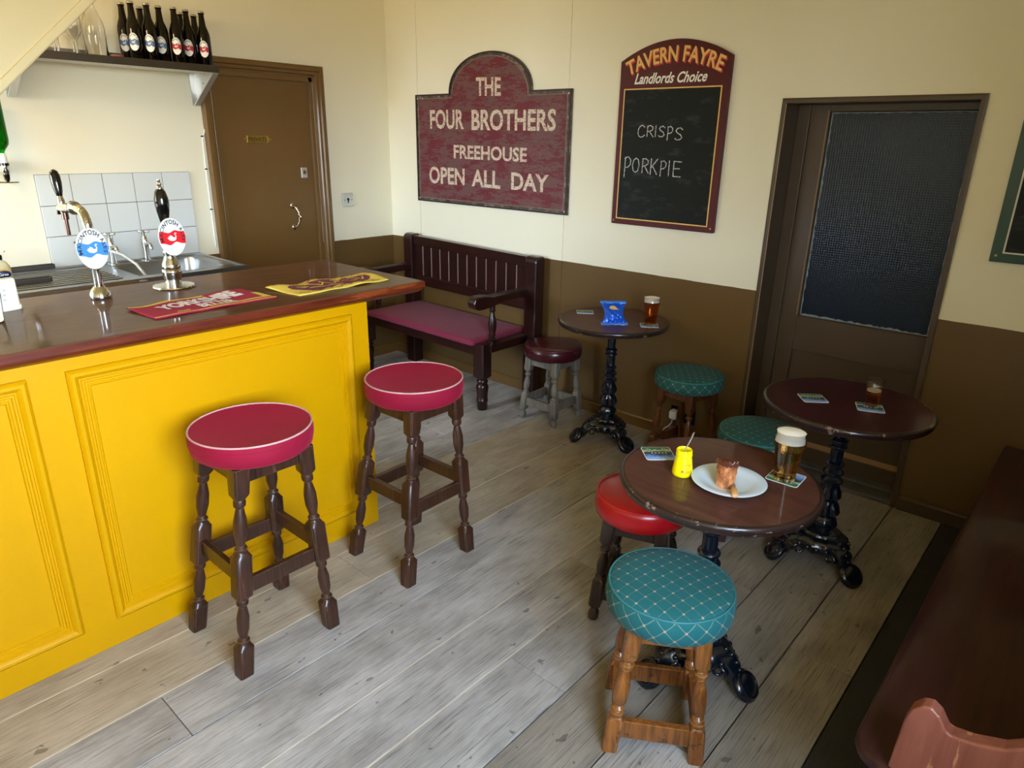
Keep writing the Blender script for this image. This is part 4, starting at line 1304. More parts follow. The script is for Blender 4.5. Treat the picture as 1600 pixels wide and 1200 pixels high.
# chalk handwriting: strokes in a unit box
STROKES = {
    'C': [[(.9, .82), (.7, .97), (.4, .95), (.15, .7), (.08, .4), (.2, .12), (.45, .02), (.75, .06), (.95, .2)]],
    'R': [[(.12, 0), (.15, 1)], [(.1, .95), (.5, 1), (.85, .85), (.8, .62), (.5, .5), (.18, .46)], [(.4, .48), (.95, -.02)]],
    'I': [[(.5, 0), (.5, 1)]],
    'S': [[(.9, .85), (.65, 1), (.3, .95), (.15, .75), (.35, .58), (.7, .42), (.88, .2), (.65, .02), (.3, 0), (.08, .12)]],
    'P': [[(.15, -.08), (.2, 1)], [(.1, .92), (.55, 1.02), (.9, .85), (.85, .6), (.55, .46), (.2, .45)]],
    'O': [[(.5, 1), (.2, .85), (.06, .5), (.2, .12), (.5, 0), (.8, .12), (.94, .5), (.8, .88), (.5, 1)]],
    'K': [[(.15, 0), (.18, 1)], [(.95, 1), (.22, .45)], [(.35, .55), (.95, 0)]],
    'E': [[(.9, .0), (.15, .02), (.15, 1), (.9, .98)], [(.15, .52), (.75, .54)]],
}
def chalk(words, y=-.0315, wd=.0026):
    m = MB()
    for ch, x0, x1, z0, z1 in words:
        for st in STROKES[ch]:
            pts = [(x0 + (x1 - x0) * u, z0 + (z1 - z0) * v) for u, v in st]
            for i in range(len(pts) - 1):
                (a, b), (c, d) = pts[i], pts[i + 1]
                L_n = math.hypot(c - a, d - b)
                ex, ez = -(d - b) / L_n * wd, (c - a) / L_n * wd
                tx, tz = (c - a) / L_n * wd * .6, (d - b) / L_n * wd * .6
                m.add([(p - 2.315, y, q - 1.19) for p, q in [(a - tx + ex, b - tz + ez), (a - tx - ex, b - tz - ez), (c + tx - ex, d + tz - ez), (c + tx + ex, d + tz + ez)]], [(0, 1, 2, 3)])
    return m
cr = [('C', 2.135, 2.182, 1.652, 1.714), ('R', 2.190, 2.236, 1.656, 1.711), ('I', 2.236, 2.256, 1.656, 1.712), ('S', 2.262, 2.304, 1.656, 1.708), ('P', 2.312, 2.350, 1.645, 1.706), ('S', 2.358, 2.408, 1.642, 1.700)]
pp = [('P', 2.062, 2.112, 1.452, 1.550), ('O', 2.116, 2.164, 1.472, 1.546), ('R', 2.176, 2.224, 1.472, 1.545), ('K', 2.226, 2.276, 1.466, 1.545), ('P', 2.288, 2.330, 1.464, 1.536), ('I', 2.335, 2.352, 1.462, 1.538), ('E', 2.362, 2.420, 1.460, 1.536)]
chalk(cr).build('chalk_writing', M['chalk'], tf, recalc=False)
chalk(pp).build('chalk_writing', M['chalk'], tf, recalc=False)
for (x, z) in ((2.018, 1.208), (2.612, 1.212)):
    MB().lathe([(0, 0), (.005, 0), (.004, .002), (0, .002)], 10).map(lambda a, b, c: (a + x - 2.315, -.0302 - c, b + z - 1.19)).build('screw', M['brass'], tf)

gb = thing('green_board', 'dark green framed board cut off at the right edge of the frame', 'board', (4.08, 0, 1.195))
MB().box(-.248, .25, -.024, -.001, 0, .80).build('board', M['green_board'], gb, bevel=.003)
MB().box(-.202, .204, -.0252, -.02, .042, .76).build('slate_panel', M['slate'], gb)
MB().frame(-.208, .210, .036, .766, [(0, 0), (0, .002), (.006, .002), (.006, 0)], lambda u, v, h: (u, -.024 - h, v)).build('pale_line', M['pale_line'], gb)
MB().lathe([(0, 0), (.005, 0), (.004, .002), (0, .002)], 10).map(lambda a, b, c: (a - .228, -.0245 - c, b + .026)).build('screw', M['brass'], gb)

# power socket and plug -------------------------------------------------------
so = thing('power_socket', 'double wall socket low on the brown wall behind the teal stool', 'socket', (2.56, 0, .155))
MB().box(-.075, .075, -.012, 0, -.043, .043).build('face_plate', M['black_plastic'], so, bevel=.003)
MB().box(-.078, .078, -.005, 0, -.046, .046).build('back_frame', M['steel_dark'], so, bevel=.002)
pg = thing('plug', 'white mains plug pushed into the socket behind the teal stool', 'plug', (2.515, -.012, .150))
MB().loft([[(x * s, -d, y * s) for x, y in rrect(.05, .055, .012)] for s, d in ((1, 0), (1, .012), (.9, .03), (.7, .034))]).build('plug_body', M['white_plastic'], pg, 40)
MB().tube([(-.002, -.02, -.024), (-.006, -.022, -.05), (-.022, -.024, -.075), (-.045, -.026, -.095), (-.058, -.026, -.118), (-.055, -.03, -.138), (-.04, -.04, -.145), (.0, -.045, -.1455)], .0042, 8).build('flex', M['white_plastic'], pg, 60)

# ================================================================== SETTLE
st = thing('settle', 'dark oak settle with slatted back and dusty pink seat against the back wall', 'bench', (.9, -.29, 0))
def ST(m):
    def fn(x, y, z):
        return (x - .9, y + .29, z + .028 * (1.45 - x) / 1.15 * min(1, z / .9))
    return m.map(fn)
def rpost(x0, x1, y0, y1, z1):
    m = MB()
    r = .035
    prof = [(y0, 0), (y1, 0)]
    for k in range(7):
        q = PI / 2 * k / 6
        prof.append((y1 - .02 + .02 * math.cos(q), z1 - .02 + .02 * math.sin(q)))
    for k in range(7):
        q = PI / 2 + PI / 2 * k / 6
        prof.append((y0 + r + r * math.cos(q), z1 - r + r * math.sin(q)))
    return m.prism(prof, 'X', x0, x1)
for x0, x1 in ((.255, .345), (1.432, 1.528)):
    ST(rpost(x0, x1, -.115, -.028, .945)).build('back_post', M['settle'], st, bevel=.008, seg=3)
ST(MB().box(.345, 1.432, -.095, -.045, .872, .936)).build('top_rail', M['settle_x'], st, bevel=.004)
ST(MB().box(.345, 1.432, -.095, -.045, .592, .660)).build('bottom_rail', M['settle_x'], st, bevel=.004)
nsl = 12
sx0, sx1 = .345, 1.432
for i in range(nsl):
    a = sx0 + (sx1 - sx0) * i / nsl
    b = sx0 + (sx1 - sx0) * (i + 1) / nsl
    ST(MB().box(a + .002, b - .002, -.082, -.062, .655, .876)).build('slat', M['settle'], st, bevel=.004)
    if i:
        ST(MB().tube([(a, -.084, .665), (a, -.084, .868)], .0038, 8)).build('bead', M['bead'], st)
sq = lambda h: [(-h, -h), (h, -h), (h, h), (-h, h)]
def ring24(c, h, sqr, ca=1.0, sa=0.0, n=24, lim=1.28):
    out = []
    for i in range(n):
        a = 2 * PI * (i + .5) / n
        cx, sx = math.cos(a), math.sin(a)
        s = min(lim, 1 / max(abs(cx), abs(sx)))
        r = h * (1 + (s - 1) * sqr)
        x, y = r * cx, r * sx
        out.append((c[0] + x * ca - y * sa, c[1] + x * sa + y * ca, c[2]))
    return out
def turned(foot, top, prof, rot=0.0, n=24):
    """prof = [(z, half, squareness)]; straight axis from foot to top"""
    f_, t_ = Vector(foot), Vector(top)
    prof = [(z, h * (.80 if s == 0 and h < .0165 else 1.0), s) for z, h, s in prof]
    ca, sa = math.cos(rot), math.sin(rot)
    rings = []
    for z, h, s in prof:
        k = (z - f_.z) / (t_.z - f_.z)
        p = f_.lerp(t_, k)
        rings.append(ring24((p.x, p.y, z), h, s, ca, sa, n))
    return MB().loft(rings)
SLEG = [(0, .030, 0), (.004, .033, 0), (.055, .034, 0), (.060, .038, 0), (.068, .038, 0), (.074, .034, 0), (.11, .036, 0), (.155, .041, 0), (.168, .036, 0), (.176, .030, 0), (.184, .036, 0), (.196, .036, 0), (.204, .030, 0), (.212, .036, .4), (.225, .045, 1), (.44, .045, 1)]
for x in (1.400, .235):
    ST(turned((x, -.462, 0), (x, -.462, .44), SLEG)).build('front_leg', M['settle'], st, 40)
ST(MB().box(.30, 1.37, -.50, -.465, .36, .43)).build('front_rail', M['settle_x'], st, bevel=.003)
for x in (.30, 1.43):
    ST(MB().box(x - .035, x + .035, -.45, -.10, .385, .437)).build('side_rail', M['settle'], st, bevel=.004)
ST(MB().box(.30, 1.40, -.12, -.05, .36, .43)).build('back_rail', M['settle_x'], st, bevel=.003)
def cush(u, v):
    return None
cr_ = rrect(1.06, .50, .02, 4)
ST(MB().loft([[(.855 + x * s, -.285 + y * s, z) for x, y in cr_] for s, z in ((.985, .428), (1, .434), (1, .450), (.985, .460), (.9, .464), (.5, .467))])).build('seat_cushion', M['pink_velvet'], st, 60)
for x in (1.432, .305):
    arm = [(-.10, .738), (-.10, .695), (-.30, .690), (-.44, .675), (-.50, .668), (-.55, .668), (-.585, .685), (-.595, .712), (-.585, .738), (-.555, .752), (-.50, .752), (-.43, .738), (-.30, .742)]
    ST(MB().prism(arm, 'X', x - .032, x + .032)).build('armrest', M['settle'], st, bevel=.008, seg=3)
    bal = [(.437, .032, .9), (.446, .032, .9), (.450, .020, 0), (.456, .024, 0), (.463, .018, 0), (.470, .023, 0), (.477, .017, 0), (.484, .021, 0), (.492, .018, 0), (.52, .026, 0), (.56, .027, 0), (.60, .018, 0), (.625, .015, 0), (.635, .020, 0), (.645, .018, 0), (.69, .020, 0)]
    ST(turned((x - .014, -.392, .437), (x - .014, -.392, .69), bal, n=20)).build('baluster', M['settle'], st, 50)

# ================================================================== STOOLS
def seat_profile(r, z0, z1, kind):
    h = z1 - z0
    if kind == 'velvet':        # dished top with a piping line
        return [(0, z0), (r * .93, z0), (r * .985, z0 + h * .12), (r * 1.015, z0 + h * .5), (r * 1.005, z0 + h * .9), (r * .985, z1), (r * .93, z1 - .002), (r * .82, z1 - .008), (r * .6, z1 - .015), (r * .3, z1 - .020), (0.001, z1 - .021)]
    return [(0, z0), (r * .95, z0), (r * 1.005, z0 + h * .10), (r * 1.04, z0 + h * .45), (r * 1.025, z0 + h * .80), (r * .985, z1), (r * .93, z1 + .006), (r * .75, z1 + .013), (r * .4, z1 + .018), (0.001, z1 + .019)]

LOW = [(0, .0205, 1), (.105, .0215, 1), (.114, .0165, .5), (.120, .0195, 0), (.128, .0195, 0), (.133, .0145, 0), (.142, .0175, 0), (.149, .0135, 0), (.160, .0185, 0), (.19, .0215, 0), (.225, .0195, 0), (.265, .0125, 0), (.272, .0175, 0), (.284, .0185, 0), (.291, .0125, 0), (.300, .0165, .5), (.312, .0215, 1), (.412, .0225, 1)]
LOWBUN = [(0, .014, 0), (.006, .019, 0), (.030, .0195, 0), (.046, .0140, 0), (.052, .016, .4), (.062, .0215, 1), (.160, .0215, 1), (.170, .0165, .5), (.176, .0190, 0), (.184, .0150, 0), (.192, .0175, 0), (.222, .0205, 0), (.245, .0175, 0), (.272, .0125, 0), (.280, .0175, 0), (.290, .0180, 0), (.297, .0125, 0), (.306, .0170, .5), (.318, .0225, 1), (.402, .0235, 1)]
TALL = [(0, .0235, 1), (.098, .0255, 1), (.110, .0190, .4), (.116, .0175, 0), (.122, .0195, 0), (.130, .0150, 0), (.16, .0190, 0), (.20, .0200, 0), (.238, .0150, 0), (.246, .0185, 0), (.256, .0185, 0), (.262, .0160, .3), (.275, .0260, 1), (.405, .0260, 1), (.418, .0195, .4), (.424, .0175, 0), (.432, .0200, 0), (.442, .0160, 0), (.48, .0205, 0), (.52, .0205, 0), (.562, .0150, 0), (.570, .0185, 0), (.582, .0190, 0), (.590, .0165, .3), (.605, .0240, 1), (.692, .0270, 1)]

def stool(name, label, loc, rz, kind, legmat, seatmat, pipemat, r, zseat, half_foot, half_top, seat_shift=(0, 0), low=LOW, group=None):
    t_ = thing(name, label, 'stool', loc, rz, group)
    tall = kind == 'tall'
    prof = TALL if tall else low
    ztop = prof[-1][0]
    corners = [(-1, -1), (1, -1), (1, 1), (-1, 1)]
    ca, sa = math.cos(-rz), math.sin(-rz)
    sx, sy = seat_shift[0] * ca - seat_shift[1] * sa, seat_shift[0] * sa + seat_shift[1] * ca
    ft = [Vector((a * half_foot, b * half_foot, 0)) for a, b in corners]
    tp_ = [Vector((a * half_top + sx, b * half_top + sy, ztop)) for a, b in corners]
    for f_, q in zip(ft, tp_):
        turned(f_, q, prof).build('leg', legmat, t_, 38)
    def at(k, z):
        return ft[k].lerp(tp_[k], z / ztop)
    zs = ((.335, .30) if tall else ((.075, .085) if low is LOW else (.112, .12)))
    hh, ww = (.026, .010) if tall else (.029, .010)
    if low is LOWBUN and not tall:
        hh = .025
    for k in range(4):
        z = zs[k % 2]
        p, q = at(k, z), at((k + 1) % 4, z)
        d = (q - p).normalized()
        nrm = Vector((-d.y, d.x, 0))
        p, q = p + d * .008, q - d * .008
        vs = [p - nrm * ww + Vector((0, 0, -hh)), p + nrm * ww + Vector((0, 0, -hh)), p + nrm * ww + Vector((0, 0, hh)), p - nrm * ww + Vector((0, 0, hh))]
        v2 = [v + (q - p) for v in vs]
        MB().loft([[tuple(v) for v in vs], [tuple(v) for v in v2]]).build('stretcher', legmat, t_, bevel=.002)
    fr = MB()
    for k in range(4):
        z = ztop - .030
        p, q = at(k, z), at((k + 1) % 4, z)
        d = (q - p).normalized()
        nrm = Vector((-d.y, d.x, 0))
        vs = [p - nrm * .009 + Vector((0, 0, -.026)), p + nrm * .009 + Vector((0, 0, -.026)), p + nrm * .009 + Vector((0, 0, .028)), p - nrm * .009 + Vector((0, 0, .028))]
        fr.loft([[tuple(v) for v in vs], [tuple(v + (q - p)) for v in vs]])
    fr.build('seat_frame', legmat, t_, bevel=.002)
    z0 = ztop - .002 if not tall else ztop
    se = MB().lathe([(a, b) for a, b in seat_profile(r, 0, zseat - z0, 'velvet' if tall else 'dome')], 56).build('seat', seatmat, t_, 55)
    se.location = (sx, sy, z0)
    zz = zseat - z0
    ring = lambda rr, z, q, n=56: [[(rr + q * math.cos(2 * PI * j / 8)) * 1.0 * 1 for j in range(8)]]
    def torus(rr, z, q):
        m = MB()
        rings = []
        for i in range(56):
            a = 2 * PI * i / 56
            rings.append([((rr + q * math.cos(2 * PI * j / 8)) * math.cos(a), (rr + q * math.cos(2 * PI * j / 8)) * math.sin(a), z + q * math.sin(2 * PI * j / 8)) for j in range(8)])
        return m.loft(rings, closed=True)
    torus(r * .99, zz, .0032).build('piping', pipemat, se, 60)
    if tall:
        torus(r * 1.006, zz - .018, .0016).build('piping', M['velvet'], se, 60)
    return t_

A = stool('bar_stool', 'tall oak bar stool with crimson velvet seat, nearer the camera, before the yellow bar panel', (2.283, -2.478, 0), 0.0, 'tall', M['stool_dark'], M['velvet'], M['piping_pink'], .187, .765, .163, .108, (.015, .03), group='crimson velvet bar stools')
copy_thing(A, (2.300, -1.818, 0), .02, 'tall oak bar stool with crimson velvet seat at the open end of the yellow bar', 'crimson velvet bar stools')
C_ = stool('low_stool', 'low stool with bright teal diamond brocade seat and honey oak legs, nearest the camera', (3.506, -1.920, 0), math.radians(32), 'low', M['stool_orange'], M['brocade'], M['piping_teal'], .170, .490, .119, .088, (.013, .006), group='low pub stools')
stool('low_stool', 'low stool with teal brocade seat standing against the brown wall in front of the socket', (2.668, -.196, 0), math.radians(-10), 'low', M['stool_brown'], M['brocade_dark'], M['piping_teal'], .176, .478, .119, .090, group='low pub stools')
stool('low_stool', 'low stool with dark teal seat half hidden behind the table with the pie', (3.262, -.685, 0), math.radians(28), 'low', plain('red_brown_oak', (74, 34, 24), .35, vary=.3, nscale=30, coat=.3), M['brocade_dark'], M['piping_teal'], .170, .478, .119, .090, group='low pub stools')
stool('low_stool', 'low stool with glossy red vinyl seat tucked under the nearest table', (3.182, -1.502, 0), math.radians(19), 'low', M['stool_black'], M['red_vinyl'], M['piping_red'], .160, .478, .121, .088, low=LOWBUN, group='low pub stools')
stool('low_stool', 'low stool with dark maroon vinyl seat and bare grey legs beside the settle', (1.795, -.258, 0), 0.0, 'low', M['stool_grey'], M['maroon_vinyl'], M['piping_maroon'], .170, .470, .124, .095, low=LOWBUN, group='low pub stools')

# ================================================================== TABLES
def pub_table(label, loc, h, r, th0, topmat, group='round cast iron tables'):
    t_ = thing('pub_table', label, 'table', (loc[0], loc[1], 0), 0, group)
    tpz = h
    tp_ = MB().lathe([(0, tpz - .022), (r * .955, tpz - .022), (r * .955, tpz - .002), (r * .95, tpz), (0, tpz)], 72).build('table_top', topmat, t_, 40)
    MB().lathe([(r * .90, tpz - .030), (r * .965, tpz - .030), (r * .985, tpz - .027), (r * .985, tpz - .022), (r * .995, tpz - .018), (r, tpz - .012), (r * .995, tpz - .005), (r * .985, tpz - .001), (r * .965, tpz + .0008), (r * .952, tpz + .0004), (r * .95, tpz - .004)], 72, cap=False).build('edge_moulding', M['table_edge'], t_, 50)
    z = h - .03
    MB().lathe([(0, z), (.085, z), (.085, z - .006), (.05, z - .012), (.036, z - .03), (0, z - .03)], 32).build('top_plate', M['iron'], t_, 40)
    def flute(a, zz):
        k = 0.0
        if .565 < zz < z - .035 or .465 < zz < .512:
            k = .08
        elif .293 < zz < .362:
            k = .11 * math.sin(PI * (zz - .293) / .069)
        elif .222 < zz < .290:
            k = .13 * math.sin(PI * (zz - .222) / .068)
        elif .17 < zz < .212:
            k = .05
        return 1 + k * math.cos(a * 10)
    prof = [(.020, z - .03), (.0215, z - .034), (.0215, z - .095), (.0215, .562), (.026, .558), (.033, .552), (.034, .546), (.028, .541), (.0265, .535), (.033, .529), (.034, .523), (.027, .517), (.0225, .510),
            (.0230, .470), (.0240, .462), (.030, .458), (.035, .451), (.035, .445), (.028, .440), (.0265, .430), (.032, .424), (.0385, .416), (.039, .409), (.031, .403), (.028, .396), (.034, .388), (.042, .380), (.042, .373), (.033, .367),
            (.031, .360), (.034, .345), (.041, .325), (.043, .310), (.038, .298), (.033, .292), (.035, .284), (.042, .265), (.047, .248), (.046, .234), (.038, .224), (.034, .219), (.040, .213), (.047, .200), (.049, .188), (.045, .176), (.037, .168),
            (.044, .163), (.056, .158), (.064, .152), (.060, .144), (.04, .136), (.0, .134)]
    MB().lathe(prof, 40, mod=flute).build('column', M['iron'], t_, 32)
    # skirt of the base: domed collar with beads
    col_ = MB().lathe([(.03, .158), (.062, .154), (.068, .148), (.070, .142), (.080, .138), (.094, .128), (.103, .113), (.105, .100), (.100, .088), (.088, .078), (.070, .072), (0, .070)], 40, mod=lambda a, zz: 1 + .05 * math.cos(a * 12) + .12 * max(0, math.cos(3 * (a - th0))) ).build('base_collar', M['iron'], t_, 32)
    m = MB()
    for k in range(18):
        a = 2 * PI * k / 18
        rr = .094 * (1 + .10 * max(0, math.cos(3 * (a - th0))))
        m.ball((rr * math.cos(a) * 1.10, rr * math.sin(a) * 1.10, .106), .0105, 8, 5)
    m.build('beading', M['iron'], col_, 60)
    for k in range(3):
        a = th0 + k * 2 * PI / 3
        ca, sa = math.cos(a), math.sin(a)
        def P(rr, s, zz):
            return (rr * ca - s * sa, rr * sa + s * ca, zz)
        path = [(.045, .100), (.078, .104), (.104, .097), (.122, .080), (.131, .060), (.139, .046), (.150, .040)]
        wid = [.050, .047, .042, .036, .031, .027, .024]
        dep = [.028, .030, .028, .024, .021, .019, .017]
        rings = []
        for i, (rr, zz) in enumerate(path):
            i0, i1 = max(0, i - 1), min(len(path) - 1, i + 1)
            dr, dzz = path[i1][0] - path[i0][0], path[i1][1] - path[i0][1]
            L_n = math.hypot(dr, dzz); nr, nz_ = -dzz / L_n, dr / L_n
            ring = []
            for j in range(18):
                q = 2 * PI * j / 18
                rip = 1 + .10 * math.cos(5 * q)
                ring.append(P(rr + nr * dep[i] * math.sin(q) * rip, wid[i] * math.cos(q) * rip, zz + nz_ * dep[i] * math.sin(q) * rip))
            rings.append(ring)
        lg = MB().loft(rings)
        lg = lg.build('leg', M['iron'], t_, 50)
        m = MB()
        for sgn in (-1, 1):           # scroll leaves on the leg's flanks and beads on its spine
            sp_path = []
            for q in range(16):
                t = q / 15 * 2.4 * PI
                rad = .026 * (1 - q / 19)
                sp_path.append(P(.094 + rad * math.cos(t), sgn * (.040 + .003 * math.sin(q)), .074 + rad * math.sin(t)))
            m.tube(sp_path, [.008 - .0003 * q for q in range(16)], 8)
        for i, (rr, zz) in enumerate([(.094, .134), (.114, .124), (.132, .104), (.145, .082), (.152, .064)]):
            m.ball(P(rr, 0, zz), .0095 - .0008 * i, 8, 5)
        m.build('scroll_leaf', M['iron'], lg, 60)
        # disc-shaped paw tilted outward
        rot = Matrix.Rotation(a, 3, 'Z') @ Matrix.Rotation(math.radians(48), 3, 'Y')
        ft = MB().ball(P(.168, 0, .036), .052, 28, 10, (1.0, 1.0, .46), rot)
        ft = ft.map(lambda x, y, zz: (x, y, max(zz, 0.0))).build('foot', M['iron'], lg, 50)
        rings = []
        for i in range(24):
            q = 2 * PI * i / 24
            rings.append([tuple(Vector(P(.168, 0, .036)) + rot @ Vector(((.039 + .004 * math.cos(2 * PI * j / 6)) * math.cos(q), (.039 + .004 * math.cos(2 * PI * j / 6)) * math.sin(q), .0160 + .004 * math.sin(2 * PI * j / 6)))) for j in range(6)])
        MB().loft(rings, closed=True).build('foot_rim', M['iron'], ft if False else lg, 60)
    return t_
TZ1, TZ2, TZ3 = .720, .705, .705
pub_table('round pub table beside the settle, with the blue crisp packet', (2.252, -.322), TZ1, .300, math.radians(-14), M['table'])
pub_table('round dark red-topped pub table by the glazed door, with the half-full glass', (3.580, -.722), TZ2, .303, math.radians(-26), M['table_red'])
pub_table('round pub table nearest the camera, with the pie plate and mustard', (3.500, -1.640), TZ3, .289, math.radians(2), M['table'])

# coasters ------------------------------------------------------------------
def coaster(label, x, y, z, rz):
    t_ = thing('beer_mat', label, 'coaster', (x, y, z + .0012), rz, 'beer mats on the tables')
    rr = rrect(.093, .093, .008, 3)
    MB().loft([[(a, b, zz) for a, b in rr] for zz in (0, .0013)]).build('card', M['board_edge'], t_)
    rr = rrect(.089, .089, .008, 3)
    pr = MB().loft([[(a, b, zz) for a, b in rr] for zz in (.0012, .0015)]).build('print', M['coaster'], t_)
    m = MB()
    m.add([(-.028, -.006, .0017), (.034, -.008, .0017), (.036, .010, .0017), (.02, .014, .0017), (-.024, .012, .0017)], [(0, 1, 2, 3, 4)])
    m.build('dark_emblem', plain('dark_green_print', (18, 46, 44), .5) if 'dark_green_print' not in bpy.data.materials else bpy.data.materials['dark_green_print'], pr, recalc=False)
    m = MB()
    rnd = random.Random(int(x * 1000))
    for k in range(5):
        xx = -.022 + k * .011
        m.add([(xx, -.002, .0019), (xx + .006, -.002, .0019), (xx + .006, .005, .0019), (xx, .005, .0019)], [(0, 1, 2, 3)])
    for k in range(14):
        xx, yy, s = rnd.uniform(-.03, .03), rnd.uniform(.014, .034), rnd.uniform(.0015, .004)
        m.add([(xx - s, yy - s, .0018), (xx + s, yy - s * .6, .0018), (xx + s * .7, yy + s, .0018)], [(0, 1, 2)])
    m.build('pale_marks', bpy.data.materials['pale_line_paint'], pr, recalc=False)
    return t_
coaster('beer mat alone on the table beside the settle', 2.046, -.300, TZ1, math.radians(38))
coaster('beer mat under the full pint near the crisp packet', 2.462, -.302, TZ1, math.radians(35))
coaster('beer mat alone on the dark red table by the glazed door', 3.470, -.772, TZ2, math.radians(38))
coaster('beer mat under the half-full glass on the dark red table', 3.662, -.723, TZ2, math.radians(22))
coaster('beer mat behind the mustard jar on the nearest table', 3.290, -1.628, TZ3, math.radians(44))
coaster('beer mat under the full pint on the nearest table', 3.648, -1.512, TZ3, math.radians(182))

# beer glasses ---------------------------------------------------------------
def beer_glass(name, label, x, y, z, s, fill, head, beer, foam):
    t_ = thing(name, label, 'glass', (x, y, z + .0030), 0, 'glasses of beer')
    H = .152
    outer = [(0, 0), (.0280, 0), (.0300, .002), (.0345, .060), (.0385, .100), (.0425, .112), (.0440, .120), (.0425, .128), (.0410, .134), (.0425, H)]
    def rad(zz):
        for (r0, z0), (r1, z1) in zip(outer[1:], outer[2:]):
            if z0 <= zz <= z1:
                return r0 + (r1 - r0) * (zz - z0) / (z1 - z0)
        return outer[-1][0]
    inner = [(rad(zz) - .0022, zz) for zz in (.012, .04, .060, .08, .100, .112, .120, .128, .134, .145, H - .001)]
    prof = outer + [(r, zz) for r, zz in reversed(inner)] + [(0, .011)]
    MB().lathe([(a * s, b * s) for a, b in prof], 40, cap=False).build('glass_body', M['glass'], t_, 40)
    ft, hd_ = fill * H, head * H
    zs_ = [.0115] + [.0115 + (ft - .0115) * k / 12 for k in range(1, 13)]
    bp = [(0, zs_[0])] + [(rad(zz) - .0020, zz) for zz in zs_] + [(0, ft)]
    MB().lathe([(a * s, b * s) for a, b in bp], 40).build('beer', beer, t_, 40)
    zs_ = [ft + .0002 + hd_ * k / 5 for k in range(6)]
    top = zs_[-1]
    bp = [(0, zs_[0])] + [(rad(min(zz, H)) - .0024, zz) for zz in zs_] + [(rad(H) * .8, top + .002), (0, top + .003)]
    if fill + head < .9:
        bp = [(0, zs_[0])] + [(rad(min(zz, H)) - .0024, zz) for zz in zs_] + [(rad(top) * .8, top), (0, top)]
    MB().lathe([(a * s, b * s) for a, b in bp], 40).build('foam', foam, t_, 50)
    return t_
beer_glass('pint_glass', 'full pint of amber beer with thick white head on the nearest table', 3.648, -1.527, TZ3, 1.0, .80, .175, M['beer'], M['foam'])
beer_glass('pint_glass', 'full pint of dark amber beer beside the crisp packet', 2.468, -.306, TZ1, 1.0, .83, .14, M['beer_dark'], M['foam'])
beer_glass('half_pint_glass', 'half-full glass of dark beer on the dark red table', 3.662, -.713, TZ2, .70, .60, .03, M['beer_dark'], M['foam_grey'])

# crisp packet ---------------------------------------------------------------
cp = thing('crisp_packet', 'bright blue foil crisp packet leaning on the table beside the settle', 'crisps', (2.325, -.425, TZ1 + .0015), math.radians(44))
W_, HH = .062, .118
def packet(u, v, side):
    """u -1..1 across, v 0..1 up; pillow with flat seals"""
    wv = W_ * (1.10 - .30 * math.sin(PI * min(1, v * 1.05)) ** .8)
    bul = .026 * (math.sin(PI * min(1, max(0, (v - .06) / .86))) ** .7) * (max(0, 1 - u * u) ** .55)
    cr = .0022 * math.sin(u * 9 + v * 21) + .0016 * math.sin(u * 17 - v * 13)
    d = side * bul + cr * (1 if side > 0 else .5) * (1 - abs(u) ** 4)
    y = -d + .62 * HH * v * .9
    z = .035 * 0 + HH * v * .80
    # the packet leans back and its foot kicks forward
    return (wv * u, y, z + .010 + (.020 * math.exp(-v * 9) * 0))
m = MB()
m.grid(lambda a, b: packet(2 * a - 1, b, 1), 22, 26)
m.grid(lambda a, b: packet(1 - 2 * a, b, -1), 22, 26)
m.map(lambda x, y, z: (x, y, max(0.0, z)))
m.build('packet_body', M['packet'], cp, 60)
n_ = 24
for fn_ in (lambda a, b: (W_ * 1.14 * (2 * a - 1), -.012 + .016 * b - .003 * math.sin(9 * a), .002 + .010 * b + .002 * math.sin(12 * a) ** 2),
            lambda a, b: (W_ * 1.13 * (2 * a - 1), .62 * HH * .9 - .004 + .012 * b + .002 * math.sin(11 * a), HH * .80 + .008 + .010 * b)):
    o = MB().grid(fn_, n_, 3).build('end_seal', M['packet_seal'], cp, 60)
    so_ = o.modifiers.new('thick', 'SOLIDIFY'); so_.thickness = .0012
m = MB()
em = [(-.45, .74), (-.2, .70), (.1, .69), (.45, .68), (.25, .75), (.15, .82), (-.05, .86), (-.3, .85), (-.42, .80)]
def pk(u, v):
    p = packet(u, v, 1); return (p[0], p[1] - .0025, p[2] + .001)
m.add([pk(u, v) for u, v in em], [tuple(range(len(em)))])
m.build('crisp_picture', M['crisp_print'], cp, recalc=False)

# mustard jar and spoon -------------------------------------------------------
mj = thing('mustard_jar', 'open bright yellow mustard jar on the nearest table', 'jar', (3.412, -1.700, TZ3 + .0005), 0)
MB().lathe([(0, 0), (.0275, 0), (.030, .003), (.0305, .010), (.0235, .058), (.0232, .060), (.0242, .062), (.0242, .066), (.0232, .068), (.0232, .078), (.0212, .080), (.0200, .078), (.0200, .064), (.0205, .058), (.020, .052), (0, .052)], 40).build('jar_body', M['mustard'], mj, 40)
MB().lathe([(0, .0525), (.0202, .0525), (.0204, .055), (.012, .056), (0, .0555)], 28).build('mustard_paste', M['mustard_in'], mj, 60)
cam_az = math.atan2(-3.4021 + 1.70, 4.2318 - 3.412)
def jar(u, v):                        # u angle (rad), v height
    r = .0305 + (.0235 - .0305) * (v - .010) / .048 + .0004
    q = cam_az + .52 + u
    return (r * math.cos(q), r * math.sin(q), v)
m = MB()
text(m, "Colman's", lambda u, v: jar(-.62 + 1.25 * u, .036 + .009 * v), bold=.01)
text(m, 'OF NORWICH', lambda u, v: jar(-.35 + .7 * u, .029 + .003 * v), bold=.01)
text(m, 'Mustard', lambda u, v: jar(-.62 + 1.2 * u, .015 + .010 * v), bold=.01)
m.build('lettering', M['mustard_print'], mj, recalc=False)
sn = thing('teaspoon', 'metal teaspoon standing in the mustard jar', 'spoon', (3.412, -1.700, TZ3 + .058))
